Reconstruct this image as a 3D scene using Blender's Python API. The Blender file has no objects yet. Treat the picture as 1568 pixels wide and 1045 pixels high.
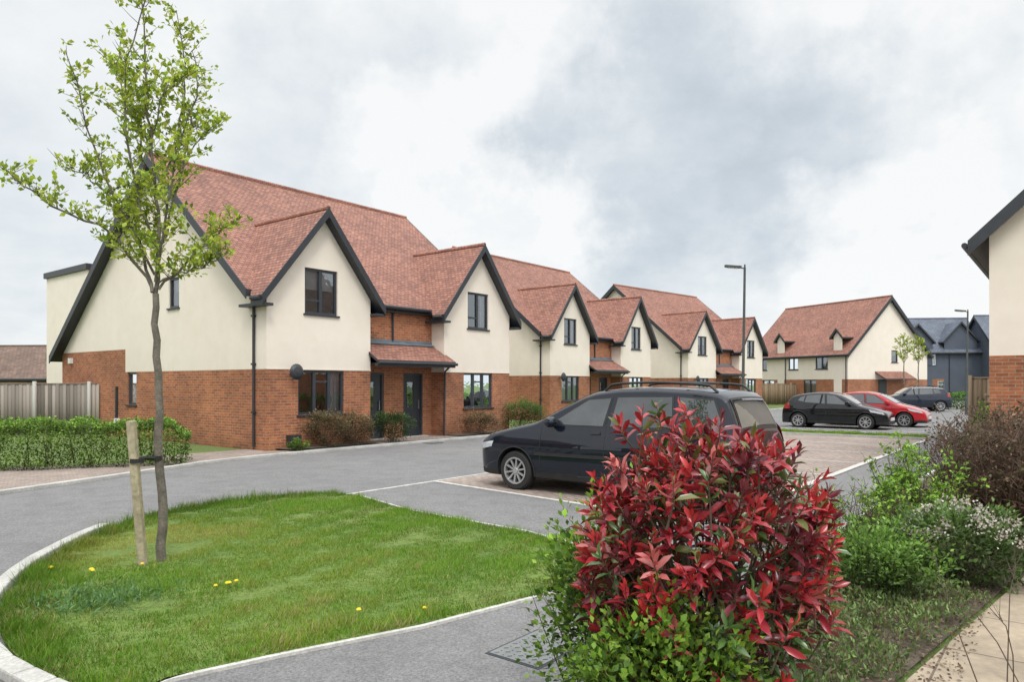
import bpy, bmesh, math, random
import numpy as np
from mathutils import Vector, Matrix
random.seed(7); rng=np.random.default_rng(7)
scene=bpy.context.scene
COL=scene.collection
# ---------------------------------------------------------------- frames
CX,CY=-6.99,19.4                 # near corner of first house
DX,DY=.618,.786                  # street direction
NX,NY=.786,-.618                 # from the houses towards the street
def W(s,p,z=0.): return Vector((CX+s*DX+p*NX, CY+s*DY+p*NY, z))
SA=math.atan2(DY,DX)
# ---------------------------------------------------------------- materials
def nt(name):
    m=bpy.data.materials.new(name); m.use_nodes=True
    t=m.node_tree; b=t.nodes['Principled BSDF']; return m,t,b
def rgba(c): return (c[0],c[1],c[2],1)
def noise(t,vec,scale,detail=4,rough=.55,dist=0):
    n=t.nodes.new('ShaderNodeTexNoise'); n.inputs['Scale'].default_value=scale; n.inputs['Detail'].default_value=detail
    n.inputs['Roughness'].default_value=rough; n.inputs['Distortion'].default_value=dist
    if vec is not None: t.links.new(vec,n.inputs['Vector'])
    return n.outputs['Fac']
def ramp(t,fac,stops):
    r=t.nodes.new('ShaderNodeValToRGB'); e=r.color_ramp.elements
    e[0].position=stops[0][0]; e[0].color=rgba(stops[0][1]); e[1].position=stops[-1][0]; e[1].color=rgba(stops[-1][1])
    for p,c in stops[1:-1]:
        x=e.new(p); x.color=rgba(c)
    t.links.new(fac,r.inputs['Fac']); return r.outputs['Color']
def mixc(t,fac,a,b,mode='MIX'):
    m=t.nodes.new('ShaderNodeMix'); m.data_type='RGBA'; m.blend_type=mode
    if isinstance(fac,(int,float)): m.inputs[0].default_value=fac
    else: t.links.new(fac,m.inputs[0])
    for i,x in ((6,a),(7,b)):
        if isinstance(x,tuple): m.inputs[i].default_value=rgba(x)
        else: t.links.new(x,m.inputs[i])
    return m.outputs[2]
def math_(t,op,a,b=None,c=None,clamp=False):
    m=t.nodes.new('ShaderNodeMath'); m.operation=op; m.use_clamp=clamp
    for i,x in enumerate((a,b,c)):
        if x is None: continue
        if isinstance(x,(int,float)): m.inputs[i].default_value=x
        else: t.links.new(x,m.inputs[i])
    return m.outputs[0]
def bump(t,b,h,strength=.3,dist=.01):
    n=t.nodes.new('ShaderNodeBump'); n.inputs['Strength'].default_value=strength; n.inputs['Distance'].default_value=dist
    t.links.new(h,n.inputs['Height']); t.links.new(n.outputs['Normal'],b.inputs['Normal'])
def coord(t,which='Object'):
    return t.nodes.new('ShaderNodeTexCoord').outputs[which]
def noisy(name,c1,c2,scale=3,rough=.8,fine=None,metal=0,bmp=0,coat=0,spec=None):
    m,t,b=nt(name); v=coord(t)
    f=noise(t,v,scale,5)
    col=ramp(t,f,[(.3,c1),(.7,c2)])
    if fine:
        g=noise(t,v,fine[0],3,.7)
        k=ramp(t,g,[(.3,(1-fine[1],)*3),(.7,(1+fine[1],)*3)])
        col=mixc(t,1.,col,k,'MULTIPLY')
        if bmp: bump(t,b,g,bmp,.01)
    t.links.new(col,b.inputs['Base Color']); b.inputs['Roughness'].default_value=rough; b.inputs['Metallic'].default_value=metal
    b.inputs['Coat Weight'].default_value=coat
    if spec is not None: b.inputs['Specular IOR Level'].default_value=spec
    return m
def bricky(name,c1,c2,mort,bw,rh,ms,rough=.85,vec='UV',big=.25,saw=False,offset=.5,dirty=False):
    m,t,b=nt(name); v=coord(t,vec)
    br=t.nodes.new('ShaderNodeTexBrick'); t.links.new(v,br.inputs['Vector'])
    br.offset=offset
    br.inputs['Scale'].default_value=1; br.inputs['Brick Width'].default_value=bw; br.inputs['Row Height'].default_value=rh
    br.inputs['Mortar Size'].default_value=ms; br.inputs['Mortar Smooth'].default_value=.2
    br.inputs['Color1'].default_value=rgba(c1); br.inputs['Color2'].default_value=rgba(c2); br.inputs['Mortar'].default_value=rgba(mort)
    f=noise(t,coord(t),.7,6,.6); k=ramp(t,f,[(.3,(1-big,)*3),(.7,(1+big,)*3)])
    col=mixc(t,1.,br.outputs['Color'],k,'MULTIPLY')
    f2=noise(t,coord(t),9,3,.7); k2=ramp(t,f2,[(.3,(.82,)*3),(.7,(1.18,)*3)])
    col=mixc(t,1.,col,k2,'MULTIPLY')
    h=math_(t,'SUBTRACT',1.,br.outputs['Fac'])
    if dirty:   # damp, soiled lowest courses
        s=t.nodes.new('ShaderNodeSeparateXYZ'); t.links.new(coord(t),s.inputs[0])
        dz=math_(t,'MULTIPLY_ADD',f,.5,s.outputs[2]); k4=ramp(t,dz,[(.2,(.66,.68,.66)),(.62,(1,1,1))]); col=mixc(t,1.,col,k4,'MULTIPLY')
    if saw:
        s=t.nodes.new('ShaderNodeSeparateXYZ'); t.links.new(v,s.inputs[0])
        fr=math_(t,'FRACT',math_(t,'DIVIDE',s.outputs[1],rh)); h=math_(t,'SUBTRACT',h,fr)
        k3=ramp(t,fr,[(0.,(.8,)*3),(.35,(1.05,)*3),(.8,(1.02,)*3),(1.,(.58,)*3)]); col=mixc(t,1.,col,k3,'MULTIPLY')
    bump(t,b,h,.5,.012)
    t.links.new(col,b.inputs['Base Color']); b.inputs['Roughness'].default_value=rough
    return m
M_brick=bricky('red_brick',(.42,.140,.052),(.25,.078,.036),(.32,.22,.15),.225,.075,.010,dirty=True)
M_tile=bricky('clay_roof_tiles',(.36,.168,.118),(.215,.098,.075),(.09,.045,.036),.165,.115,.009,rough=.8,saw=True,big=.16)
M_browntile=bricky('brown_roof_tiles',(.19,.12,.09),(.12,.08,.06),(.06,.045,.04),.25,.2,.012,saw=True)
M_slate=bricky('slate_roof',(.11,.135,.18),(.08,.095,.13),(.03,.035,.04),.3,.2,.012,rough=.6,saw=True)
M_pave=bricky('block_paving',(.34,.27,.225),(.26,.21,.185),(.15,.125,.105),.2,.1,.008,big=.2)
M_slab=bricky('paving_slab_mat',(.36,.29,.21),(.30,.245,.18),(.13,.10,.075),.9,.6,.008,big=.25)
def render_mat():
    m,t,b=nt('cream_render'); v=coord(t)
    f=noise(t,v,.35,4,.5); col=ramp(t,f,[(.25,(.77,.695,.60)),(.75,(.82,.75,.66))])
    f2=noise(t,v,1.7,6,.65); k=ramp(t,f2,[(.3,(.95,.945,.935)),(.6,(1.01,)*3)]); col=mixc(t,1.,col,k,'MULTIPLY')
    mp=t.nodes.new('ShaderNodeMapping'); mp.inputs['Scale'].default_value=(5,5,.5); t.links.new(v,mp.inputs[0])
    s=noise(t,mp.outputs[0],1.,5,.6); sx_=t.nodes.new('ShaderNodeSeparateXYZ'); t.links.new(v,sx_.inputs[0])
    low=t.nodes.new('ShaderNodeMapRange'); low.inputs['From Min'].default_value=3.1; low.inputs['From Max'].default_value=2.15; t.links.new(sx_.outputs[2],low.inputs['Value'])
    st=math_(t,'MULTIPLY',low.outputs[0],math_(t,'MULTIPLY',s,.25)); col=mixc(t,st,col,(.50,.45,.38))
    t.links.new(col,b.inputs['Base Color']); b.inputs['Roughness'].default_value=.9
    bump(t,b,noise(t,v,90,3),.12,.003); return m
M_render=render_mat()
M_trim=noisy('anthracite_trim',(.022,.026,.032),(.032,.036,.043),4,.45)
M_frame=noisy('window_frame_grey',(.03,.036,.045),(.04,.046,.055),4,.4)
M_white=noisy('white_upvc',(.7,.7,.7),(.78,.78,.78),4,.4)
M_lead=noisy('lead_flashing',(.10,.13,.16),(.16,.19,.22),3,.5)
M_door=noisy('dark_door',(.02,.025,.033),(.028,.034,.042),4,.4)
M_dark=noisy('dark_interior',(.012,.014,.016),(.035,.036,.037),2,.9)
M_curtain=noisy('curtain_fabric',(.6,.64,.68),(.8,.82,.83),3,.9,fine=(14,.1))
M_clad=noisy('dark_cladding',(.06,.075,.105),(.08,.095,.125),1,.7)
def glass_mat(name,tint=.65,bias=.2):
    m=bpy.data.materials.new(name); m.use_nodes=True; t=m.node_tree; t.nodes.clear()
    o=t.nodes.new('ShaderNodeOutputMaterial'); mx=t.nodes.new('ShaderNodeMixShader')
    tr=t.nodes.new('ShaderNodeBsdfTransparent'); tr.inputs[0].default_value=(tint,tint*1.03,tint*1.05,1)
    g=t.nodes.new('ShaderNodeBsdfGlossy'); g.inputs['Roughness'].default_value=.02; g.inputs[0].default_value=(.88,.95,1,1)
    n=noise(t,coord(t),2.5,2); bp=t.nodes.new('ShaderNodeBump'); bp.inputs['Strength'].default_value=.05; bp.inputs['Distance'].default_value=.05
    t.links.new(n,bp.inputs['Height']); t.links.new(bp.outputs[0],g.inputs['Normal'])
    fr=t.nodes.new('ShaderNodeLayerWeight'); fr.inputs[0].default_value=.35
    f=math_(t,'ADD',fr.outputs['Fresnel'],bias,clamp=True)
    t.links.new(f,mx.inputs[0]); t.links.new(tr.outputs[0],mx.inputs[1]); t.links.new(g.outputs[0],mx.inputs[2]); t.links.new(mx.outputs[0],o.inputs[0])
    return m
M_glass=glass_mat('window_glass')
def asphalt_mat():
    m,t,b=nt('asphalt'); v=coord(t)
    f=noise(t,v,.35,6,.65); col=ramp(t,f,[(.25,(.150,.149,.150)),(.75,(.20,.197,.195))])
    g=noise(t,v,55,4,.85); k=ramp(t,g,[(.32,(.45,)*3),(.68,(1.55,)*3)]); col=mixc(t,1.,col,k,'MULTIPLY')
    st=noise(t,v,2.2,6,.7,.5); k2=ramp(t,st,[(.3,(.80,)*3),(.55,(1.03,)*3)]); col=mixc(t,1.,col,k2,'MULTIPLY')
    t.links.new(col,b.inputs['Base Color']); b.inputs['Roughness'].default_value=.85; bump(t,b,g,.6,.008); return m
M_asph=asphalt_mat()
M_conc=noisy('concrete_kerb',(.34,.335,.31),(.50,.49,.46),2.5,.85,fine=(40,.2),bmp=.2)
M_line=noisy('pale_edging',(.42,.41,.38),(.58,.57,.54),5,.85,fine=(30,.22))
M_soil=noisy('soil_bed',(.05,.037,.026),(.11,.085,.06),3,.95,fine=(30,.5),bmp=1)
M_ground=noisy('ground_turf',(.08,.13,.03),(.13,.18,.045),.4,.95,fine=(12,.3))
M_turfbase=noisy('turf_base',(.08,.14,.02),(.13,.18,.035),1.2,.95,fine=(25,.4))
M_metal=noisy('galvanised_metal',(.20,.21,.21),(.30,.31,.30),5,.5,metal=.6)
M_lamp=noisy('lamp_post_paint',(.06,.075,.07),(.09,.10,.095),3,.5,metal=.2)
M_postw=noisy('stake_wood',(.26,.22,.14),(.42,.37,.25),2,.85,fine=(18,.3),bmp=.4)
M_bark=noisy('tree_bark',(.09,.08,.065),(.20,.175,.14),9,.9,fine=(45,.3),bmp=.6)
M_twig=noisy('twig_bark',(.06,.04,.028),(.12,.085,.06),8,.9)
M_rubber=noisy('black_rubber',(.012,.012,.012),(.022,.022,.022),5,.75)
M_plastic=noisy('black_plastic',(.014,.014,.015),(.022,.022,.024),5,.45)
def attr_mat(name,rough=.5,trans=.3,spec=.4):
    m,t,b=nt(name); a=t.nodes.new('ShaderNodeAttribute'); a.attribute_name='Col'
    t.links.new(a.outputs['Color'],b.inputs['Base Color']); b.inputs['Roughness'].default_value=rough; b.inputs['Specular IOR Level'].default_value=spec
    if trans>0:
        o=t.nodes['Material Output']; mx=t.nodes.new('ShaderNodeMixShader'); tl=t.nodes.new('ShaderNodeBsdfTranslucent')
        t.links.new(a.outputs['Color'],tl.inputs[0]); mx.inputs[0].default_value=trans
        t.links.new(b.outputs[0],mx.inputs[1]); t.links.new(tl.outputs[0],mx.inputs[2]); t.links.new(mx.outputs[0],o.inputs[0])
    return m
M_leaf=attr_mat('leaf_foliage',.5,.35); M_gloss=attr_mat('glossy_leaf',.27,.15,.6); M_blade=attr_mat('grass_blades',.6,.3,.25); M_board=attr_mat('fence_boards',.9,0,.2)
# ---------------------------------------------------------------- mesh builder
def empty(name,M=None):
    e=bpy.data.objects.new(name,None); COL.objects.link(e); e.empty_display_size=.3
    if M is not None: e.matrix_world=M
    return e
class MB:
    def __init__(s): s.v=[];s.f=[];s.m=[]
    def poly(s,pts,m=0):
        i=len(s.v); s.v+=[tuple(p) for p in pts]; s.f.append(tuple(range(i,i+len(pts)))); s.m.append(m)
    def prism(s,pts,vec,m=0,ms=None,mb=None):
        ms=m if ms is None else ms; mb=ms if mb is None else mb
        pts=[Vector(p) for p in pts]; vec=Vector(vec); n=len(pts); i=len(s.v)
        s.v+=[tuple(p) for p in pts]+[tuple(p+vec) for p in pts]
        s.f.append(tuple(range(i,i+n))); s.m.append(m)
        s.f.append(tuple(range(i+2*n-1,i+n-1,-1))); s.m.append(mb)
        for k in range(n):
            a=k; b=(k+1)%n
            s.f.append((i+a,i+n+a,i+n+b,i+b)); s.m.append(ms)
    def box(s,x0,x1,y0,y1,z0,z1,m=0):
        s.prism([(x0,y0,z0),(x1,y0,z0),(x1,y1,z0),(x0,y1,z0)],(0,0,z1-z0),m)
    def obox(s,O,U,V,Nn,u0,u1,v0,v1,n0,n1,m=0):
        O=Vector(O);U=Vector(U);V=Vector(V);Nn=Vector(Nn)
        s.prism([O+U*a+V*b+Nn*n0 for a,b in ((u0,v0),(u1,v0),(u1,v1),(u0,v1))],Nn*(n1-n0),m)
    def beam(s,a,b,w,h,m=0,up=(0,0,1)):
        a=Vector(a);b=Vector(b);d=(b-a).normalized(); r=d.cross(Vector(up)).normalized(); u=r.cross(d)
        s.prism([a+r*x*w/2+u*y*h/2 for x,y in((-1,-1),(1,-1),(1,1),(-1,1))],b-a,m)
    def tube(s,pts,rad,n=8,m=0,caps=True):
        pts=[Vector(p) for p in pts]; R=rad if hasattr(rad,'__len__') else [rad]*len(pts); i=len(s.v); ref=Vector((.31,.17,.93))
        for k,p in enumerate(pts):
            d=(pts[min(k+1,len(pts)-1)]-pts[max(k-1,0)]).normalized()
            r=d.cross(ref); 
            if r.length<.1: r=d.cross(Vector((1,0,0)))
            r.normalize(); u=r.cross(d)
            for j in range(n):
                a=2*math.pi*j/n; s.v.append(tuple(p+(r*math.cos(a)+u*math.sin(a))*R[k]))
        for k in range(len(pts)-1):
            for j in range(n):
                a=i+k*n+j; b=i+k*n+(j+1)%n
                s.f.append((a,b,b+n,a+n)); s.m.append(m)
        if caps:
            s.f.append(tuple(i+j for j in range(n))[::-1]); s.m.append(m)
            s.f.append(tuple(i+(len(pts)-1)*n+j for j in range(n))); s.m.append(m)
    def lathe(s,prof,c,axis='y',n=28,m=0):
        i=len(s.v); c=Vector(c)
        for r,h in prof:
            for j in range(n):
                a=2*math.pi*j/n
                s.v.append(tuple(c+(Vector((r*math.cos(a),h,r*math.sin(a))) if axis=='y' else Vector((r*math.cos(a),r*math.sin(a),h)))))
        for k in range(len(prof)-1):
            for j in range(n):
                a=i+k*n+j;b=i+k*n+(j+1)%n; s.f.append((a,b,b+n,a+n)); s.m.append(m)
    def obj(s,name,mats,parent=None,M=None,smooth=False,recalc=True,bevel=0):
        me=bpy.data.meshes.new(name); me.from_pydata(s.v,[],s.f)
        for m in mats: me.materials.append(m)
        me.polygons.foreach_set('material_index',s.m)
        if recalc:
            bm=bmesh.new(); bm.from_mesh(me); bmesh.ops.recalc_face_normals(bm,faces=bm.faces); bm.to_mesh(me); bm.free()
        if smooth: me.polygons.foreach_set('use_smooth',[True]*len(me.polygons))
        uvs(me)
        o=bpy.data.objects.new(name,me); COL.objects.link(o)
        if parent: o.parent=parent
        if M is not None: o.matrix_world=M
        if bevel:
            b=o.modifiers.new('bevel','BEVEL'); b.width=bevel; b.segments=2
        return o
def uvs(me):
    uv=me.uv_layers.get('UVMap') or me.uv_layers.new(name='UVMap'); Z=Vector((0,0,1))
    for p in me.polygons:
        n=p.normal
        if abs(n.z)>.97: t=Vector((1,0,0)); b=Vector((0,1,0))
        else: t=Z.cross(n).normalized(); b=n.cross(t)
        for li in p.loop_indices:
            c=me.vertices[me.loops[li].vertex_index].co; uv.data[li].uv=(c.dot(t),c.dot(b))
def cut(o,cm):
    """boolean-subtract builder cm from object o (both at identity)"""
    c=cm.obj('cutter',[o.data.materials[0]] )
    md=o.modifiers.new('cut','BOOLEAN'); md.operation='DIFFERENCE'; md.object=c; md.solver='EXACT'
    dg=bpy.context.evaluated_depsgraph_get(); dg.update()
    me=bpy.data.meshes.new_from_object(o.evaluated_get(dg)); o.modifiers.clear(); o.data=me
    bpy.data.objects.remove(c)
def split_assign(o,planes,fn,mats):
    me=o.data; bm=bmesh.new(); bm.from_mesh(me)
    for co,no in planes:
        bmesh.ops.bisect_plane(bm,geom=bm.verts[:]+bm.edges[:]+bm.faces[:],plane_co=co,plane_no=no)
    bm.to_mesh(me); bm.free(); me.materials.clear()
    for m in mats: me.materials.append(m)
    for p in me.polygons: p.material_index=fn(p.center)
    me.update(); uvs(me)
# ---------------------------------------------------------------- fast leaf meshes
T_S=(np.array([(0,0,0),(.5,.5,.10),(1,0,0),(.5,-.5,.10)]),np.array([(0,1,2),(0,2,3)]))
T_L=(np.array([(0,0,0),(.3,.36,.08),(.3,0,0),(.3,-.36,.08),(.68,.40,.05),(.68,0,-.03),(.68,-.40,.05),(1,0,-.14)]),
     np.array([(0,2,1),(0,3,2),(1,2,5),(1,5,4),(2,3,6),(2,6,5),(4,5,7),(5,6,7)]))
def nrm(a): return a/np.maximum(np.linalg.norm(a,axis=1,keepdims=True),1e-9)
def tri_mesh(name,V,F,C,mat,parent=None,smooth=False):
    me=bpy.data.meshes.new(name); V=V.reshape(-1,3); F=F.reshape(-1,3)
    me.vertices.add(len(V)); me.vertices.foreach_set('co',V.astype(np.float32).ravel())
    me.loops.add(F.size); me.loops.foreach_set('vertex_index',F.astype(np.int32).ravel())
    me.polygons.add(len(F)); me.polygons.foreach_set('loop_start',np.arange(0,F.size,3,dtype=np.int32))
    try: me.polygons.foreach_set('loop_total',np.full(len(F),3,dtype=np.int32))
    except Exception: pass
    me.update(calc_edges=True); me.validate()
    ca=me.color_attributes.new('Col','FLOAT_COLOR','POINT'); c4=np.ones((len(V),4),np.float32); c4[:,:3]=C.reshape(-1,3); ca.data.foreach_set('color',c4.ravel())
    me.materials.append(mat); o=bpy.data.objects.new(name,me); COL.objects.link(o)
    if smooth: me.polygons.foreach_set('use_smooth',[True]*len(me.polygons))
    if parent: o.parent=parent
    return o
def leaves(name,P,D,L,wr,C,mat=None,T=T_S,parent=None,up=None):
    n=len(P); D=nrm(D); R=rng.normal(size=(n,3))*.6+(np.array([0,0,1.]) if up is None else up)
    S=nrm(np.cross(D,R)); U=np.cross(S,D); L=np.broadcast_to(np.asarray(L,float),(n,))[:,None]
    tv,tf=T
    V=np.stack([P+L*(a*D+b*wr*S+c*U) for a,b,c in tv],1); F=tf[None]+np.arange(n)[:,None,None]*len(tv)
    CC=np.repeat(np.asarray(C)[:,None,:],len(tv),1)
    return tri_mesh(name,V,F,CC,mat or M_leaf,parent,smooth=(T is T_L))
def pal(n,cols,var=.18):
    cols=np.array(cols); k=rng.integers(0,len(cols),n); return np.clip(cols[k]*(1+rng.normal(size=(n,1))*var),0.003,1)
def lobes(k=14):
    d=nrm(rng.normal(size=(k,3))); a=rng.uniform(-.22,.25,k); 
    def f(x): return (np.clip((x@d.T-.6)/.4,0,1)**1.2*a).sum(1)
    return f
def shrub(name,cx,cy,rx,ry,z0,z1,n,L,cols,wr=.5,mat=None,T=T_S,stems=12,upb=.3,twigm=None,depth=.45,nl=14,shade=.55,stemr=.008,cl=.16,per=34):
    """leaves gathered in twig clumps inside an uneven ellipsoid"""
    e=empty(name); n=int(n); K=max(8,n//per)
    u=nrm(rng.normal(size=(K,3))); u[:,2]=np.abs(u[:,2])*np.where(rng.random(K)<.3,-.8,1)
    lf=lobes(nl); r=(1-depth*rng.random(K)**1.4)*(1+lf(u))*rng.uniform(.9,1.1,K); zc=(z0+z1)/2; rz=(z1-z0)/2
    Q=np.stack([cx+u[:,0]*rx*r,cy+u[:,1]*ry*r,zc+u[:,2]*rz*r],1)
    k=rng.integers(0,K,n); g=rng.normal(size=(n,3)); P=Q[k]+g*np.array([rx,ry,rz])*cl*.75
    P[:,2]=np.maximum(P[:,2],.02)
    D=u[k]*.5+g*.6+rng.normal(size=(n,3))*.35+np.array([0,0,upb])
    ct=rng.uniform(.72,1.22,K)[k][:,None]
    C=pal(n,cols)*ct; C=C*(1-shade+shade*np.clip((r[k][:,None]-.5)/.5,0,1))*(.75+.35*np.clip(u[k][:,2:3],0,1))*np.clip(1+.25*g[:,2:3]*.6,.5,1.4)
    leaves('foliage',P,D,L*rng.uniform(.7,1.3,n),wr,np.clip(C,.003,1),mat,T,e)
    mb=MB()
    for i in range(stems):
        tip=Vector(Q[rng.integers(K)]); b=Vector((cx+rng.normal()*rx*.15,cy+rng.normal()*ry*.15,0)); 
        mid=(b*.5+tip*.5)+Vector((rng.normal()*.05,rng.normal()*.05,.1)); mb.tube([b,mid,tip],[stemr,stemr*.7,stemr*.3],5)
    if stems: mb.obj('stems',[twigm or M_twig],e)
    return e
def twiggy(name,cx,cy,r,h,n,cols_m,leafn=0,cols=None,L=.03,rad=.004,spread=1.,sub=4):
    e=empty(name); mb=MB(); LP=[];LD=[]
    for i in range(n):
        a=rng.uniform(0,2*math.pi); q=math.sqrt(rng.random())*spread
        b=Vector((cx+math.cos(a)*r*.3*q,cy+math.sin(a)*r*.3*q,0)); hh=h*rng.uniform(.6,1.05)*(1-.25*q*q)
        t=Vector((cx+math.cos(a)*r*q,cy+math.sin(a)*r*q,hh)); m=b.lerp(t,.5)+Vector((rng.normal()*.06,rng.normal()*.06,hh*.1))
        mb.tube([b,m,t],[rad*1.5,rad,rad*.4],4,caps=False)
        for k in range(sub):
            f=rng.uniform(.35,.95); p0=(b.lerp(m,f*2) if f<.5 else m.lerp(t,f*2-1)); dd=Vector((rng.normal(),rng.normal(),abs(rng.normal())*.8+.2)).normalized()*rng.uniform(.1,.28)*h
            mb.tube([p0,p0+dd*.5+Vector((0,0,.02)),p0+dd],[rad*.7,rad*.5,rad*.25],3,caps=False)
            for w in range(3):
                LP.append(p0+dd*rng.uniform(.3,1)); LD.append(dd)
    mb.obj('twigs',[cols_m],e,recalc=False)
    if leafn:
        LP=np.array([tuple(p) for p in LP]);LD=np.array([tuple(p) for p in LD]); k=rng.integers(0,max(1,len(LP)*2//3),leafn)
        tn=rng.uniform(.65,1.3,len(LP))[k][:,None]
        leaves('foliage',LP[k]+rng.normal(size=(leafn,3))*.03,LD[k]*3+rng.normal(size=(leafn,3)),L*rng.uniform(.6,1.3,leafn),.55,pal(leafn,cols,.25)*tn,parent=e)
    return e
# ---------------------------------------------------------------- window kit
WM=[M_frame,M_glass,M_dark,M_curtain,M_white,M_trim]
def window(mb,O,U,Nn,w,h,mull=(.5,),curt='sides',sill=True,transom=None,fm=0):
    V=(0,0,1); f=.065
    O=Vector(O);U=Vector(U);Nn=Vector(Nn);VV=Vector(V)
    B=lambda *a,**k: mb.obox(O,U,V,Nn,*a,**k)
    B(0,f,0,h,-.13,-.05,m=fm);B(w-f,w,0,h,-.13,-.05,m=fm);B(f,w-f,0,f,-.13,-.05,m=fm);B(f,w-f,h-f,h,-.13,-.05,m=fm)
    xs=[0]+[m*w for m in mull]+[w]
    for m in mull: B(m*w-.045,m*w+.045,f,h-f,-.128,-.045,m=fm)
    if transom:
        for i in range(len(xs)-1):
            if i in transom[1]: B(xs[i]+.04,xs[i+1]-.04,transom[0]*h-.025,transom[0]*h+.025,-.127,-.052,m=fm)
    q=lambda u0,u1,v0,v1,n,m: mb.poly([O+U*a+VV*b+Nn*n for a,b in((u0,v0),(u1,v0),(u1,v1),(u0,v1))],m)
    q(.02,w-.02,.02,h-.02,-.09,1); q(0.004,w-.004,0.004,h-.004,-.33,2)
    for u in (.004,w-.004): mb.poly([O+U*u+VV*b+Nn*n for n,b in((-.131,.004),(-.33,.004),(-.33,h-.004),(-.131,h-.004))],2)
    for v in (.004,h-.004): mb.poly([O+U*u+VV*v+Nn*n for n,u in((-.131,.004),(-.33,.004),(-.33,w-.004),(-.131,w-.004))],2)
    def cur(u0,u1):
        k=max(3,int((u1-u0)/.05)); 
        for i in range(k):
            a=u0+(u1-u0)*i/k;b=u0+(u1-u0)*(i+1)/k; n0=-.2-.03*(i%2); n1=-.2-.03*((i+1)%2)
            mb.poly([O+U*a+VV*.02+Nn*n0,O+U*b+VV*.02+Nn*n1,O+U*b+VV*(h-.02)+Nn*n1,O+U*a+VV*(h-.02)+Nn*n0],3)
    if curt=='sides': cur(.03,w*.2);cur(w*.78,w-.03)
    elif curt=='right': cur(w*.66,w-.03)
    elif curt=='full': cur(.03,w*.45); cur(w*.55,w-.03)
    elif curt=='blind': q(.02,w-.02,h*.55,h-.02,-.2,3)
    if sill: B(-.05,w+.05,-.05,-.002,-.2,.05,m=5)
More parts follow.
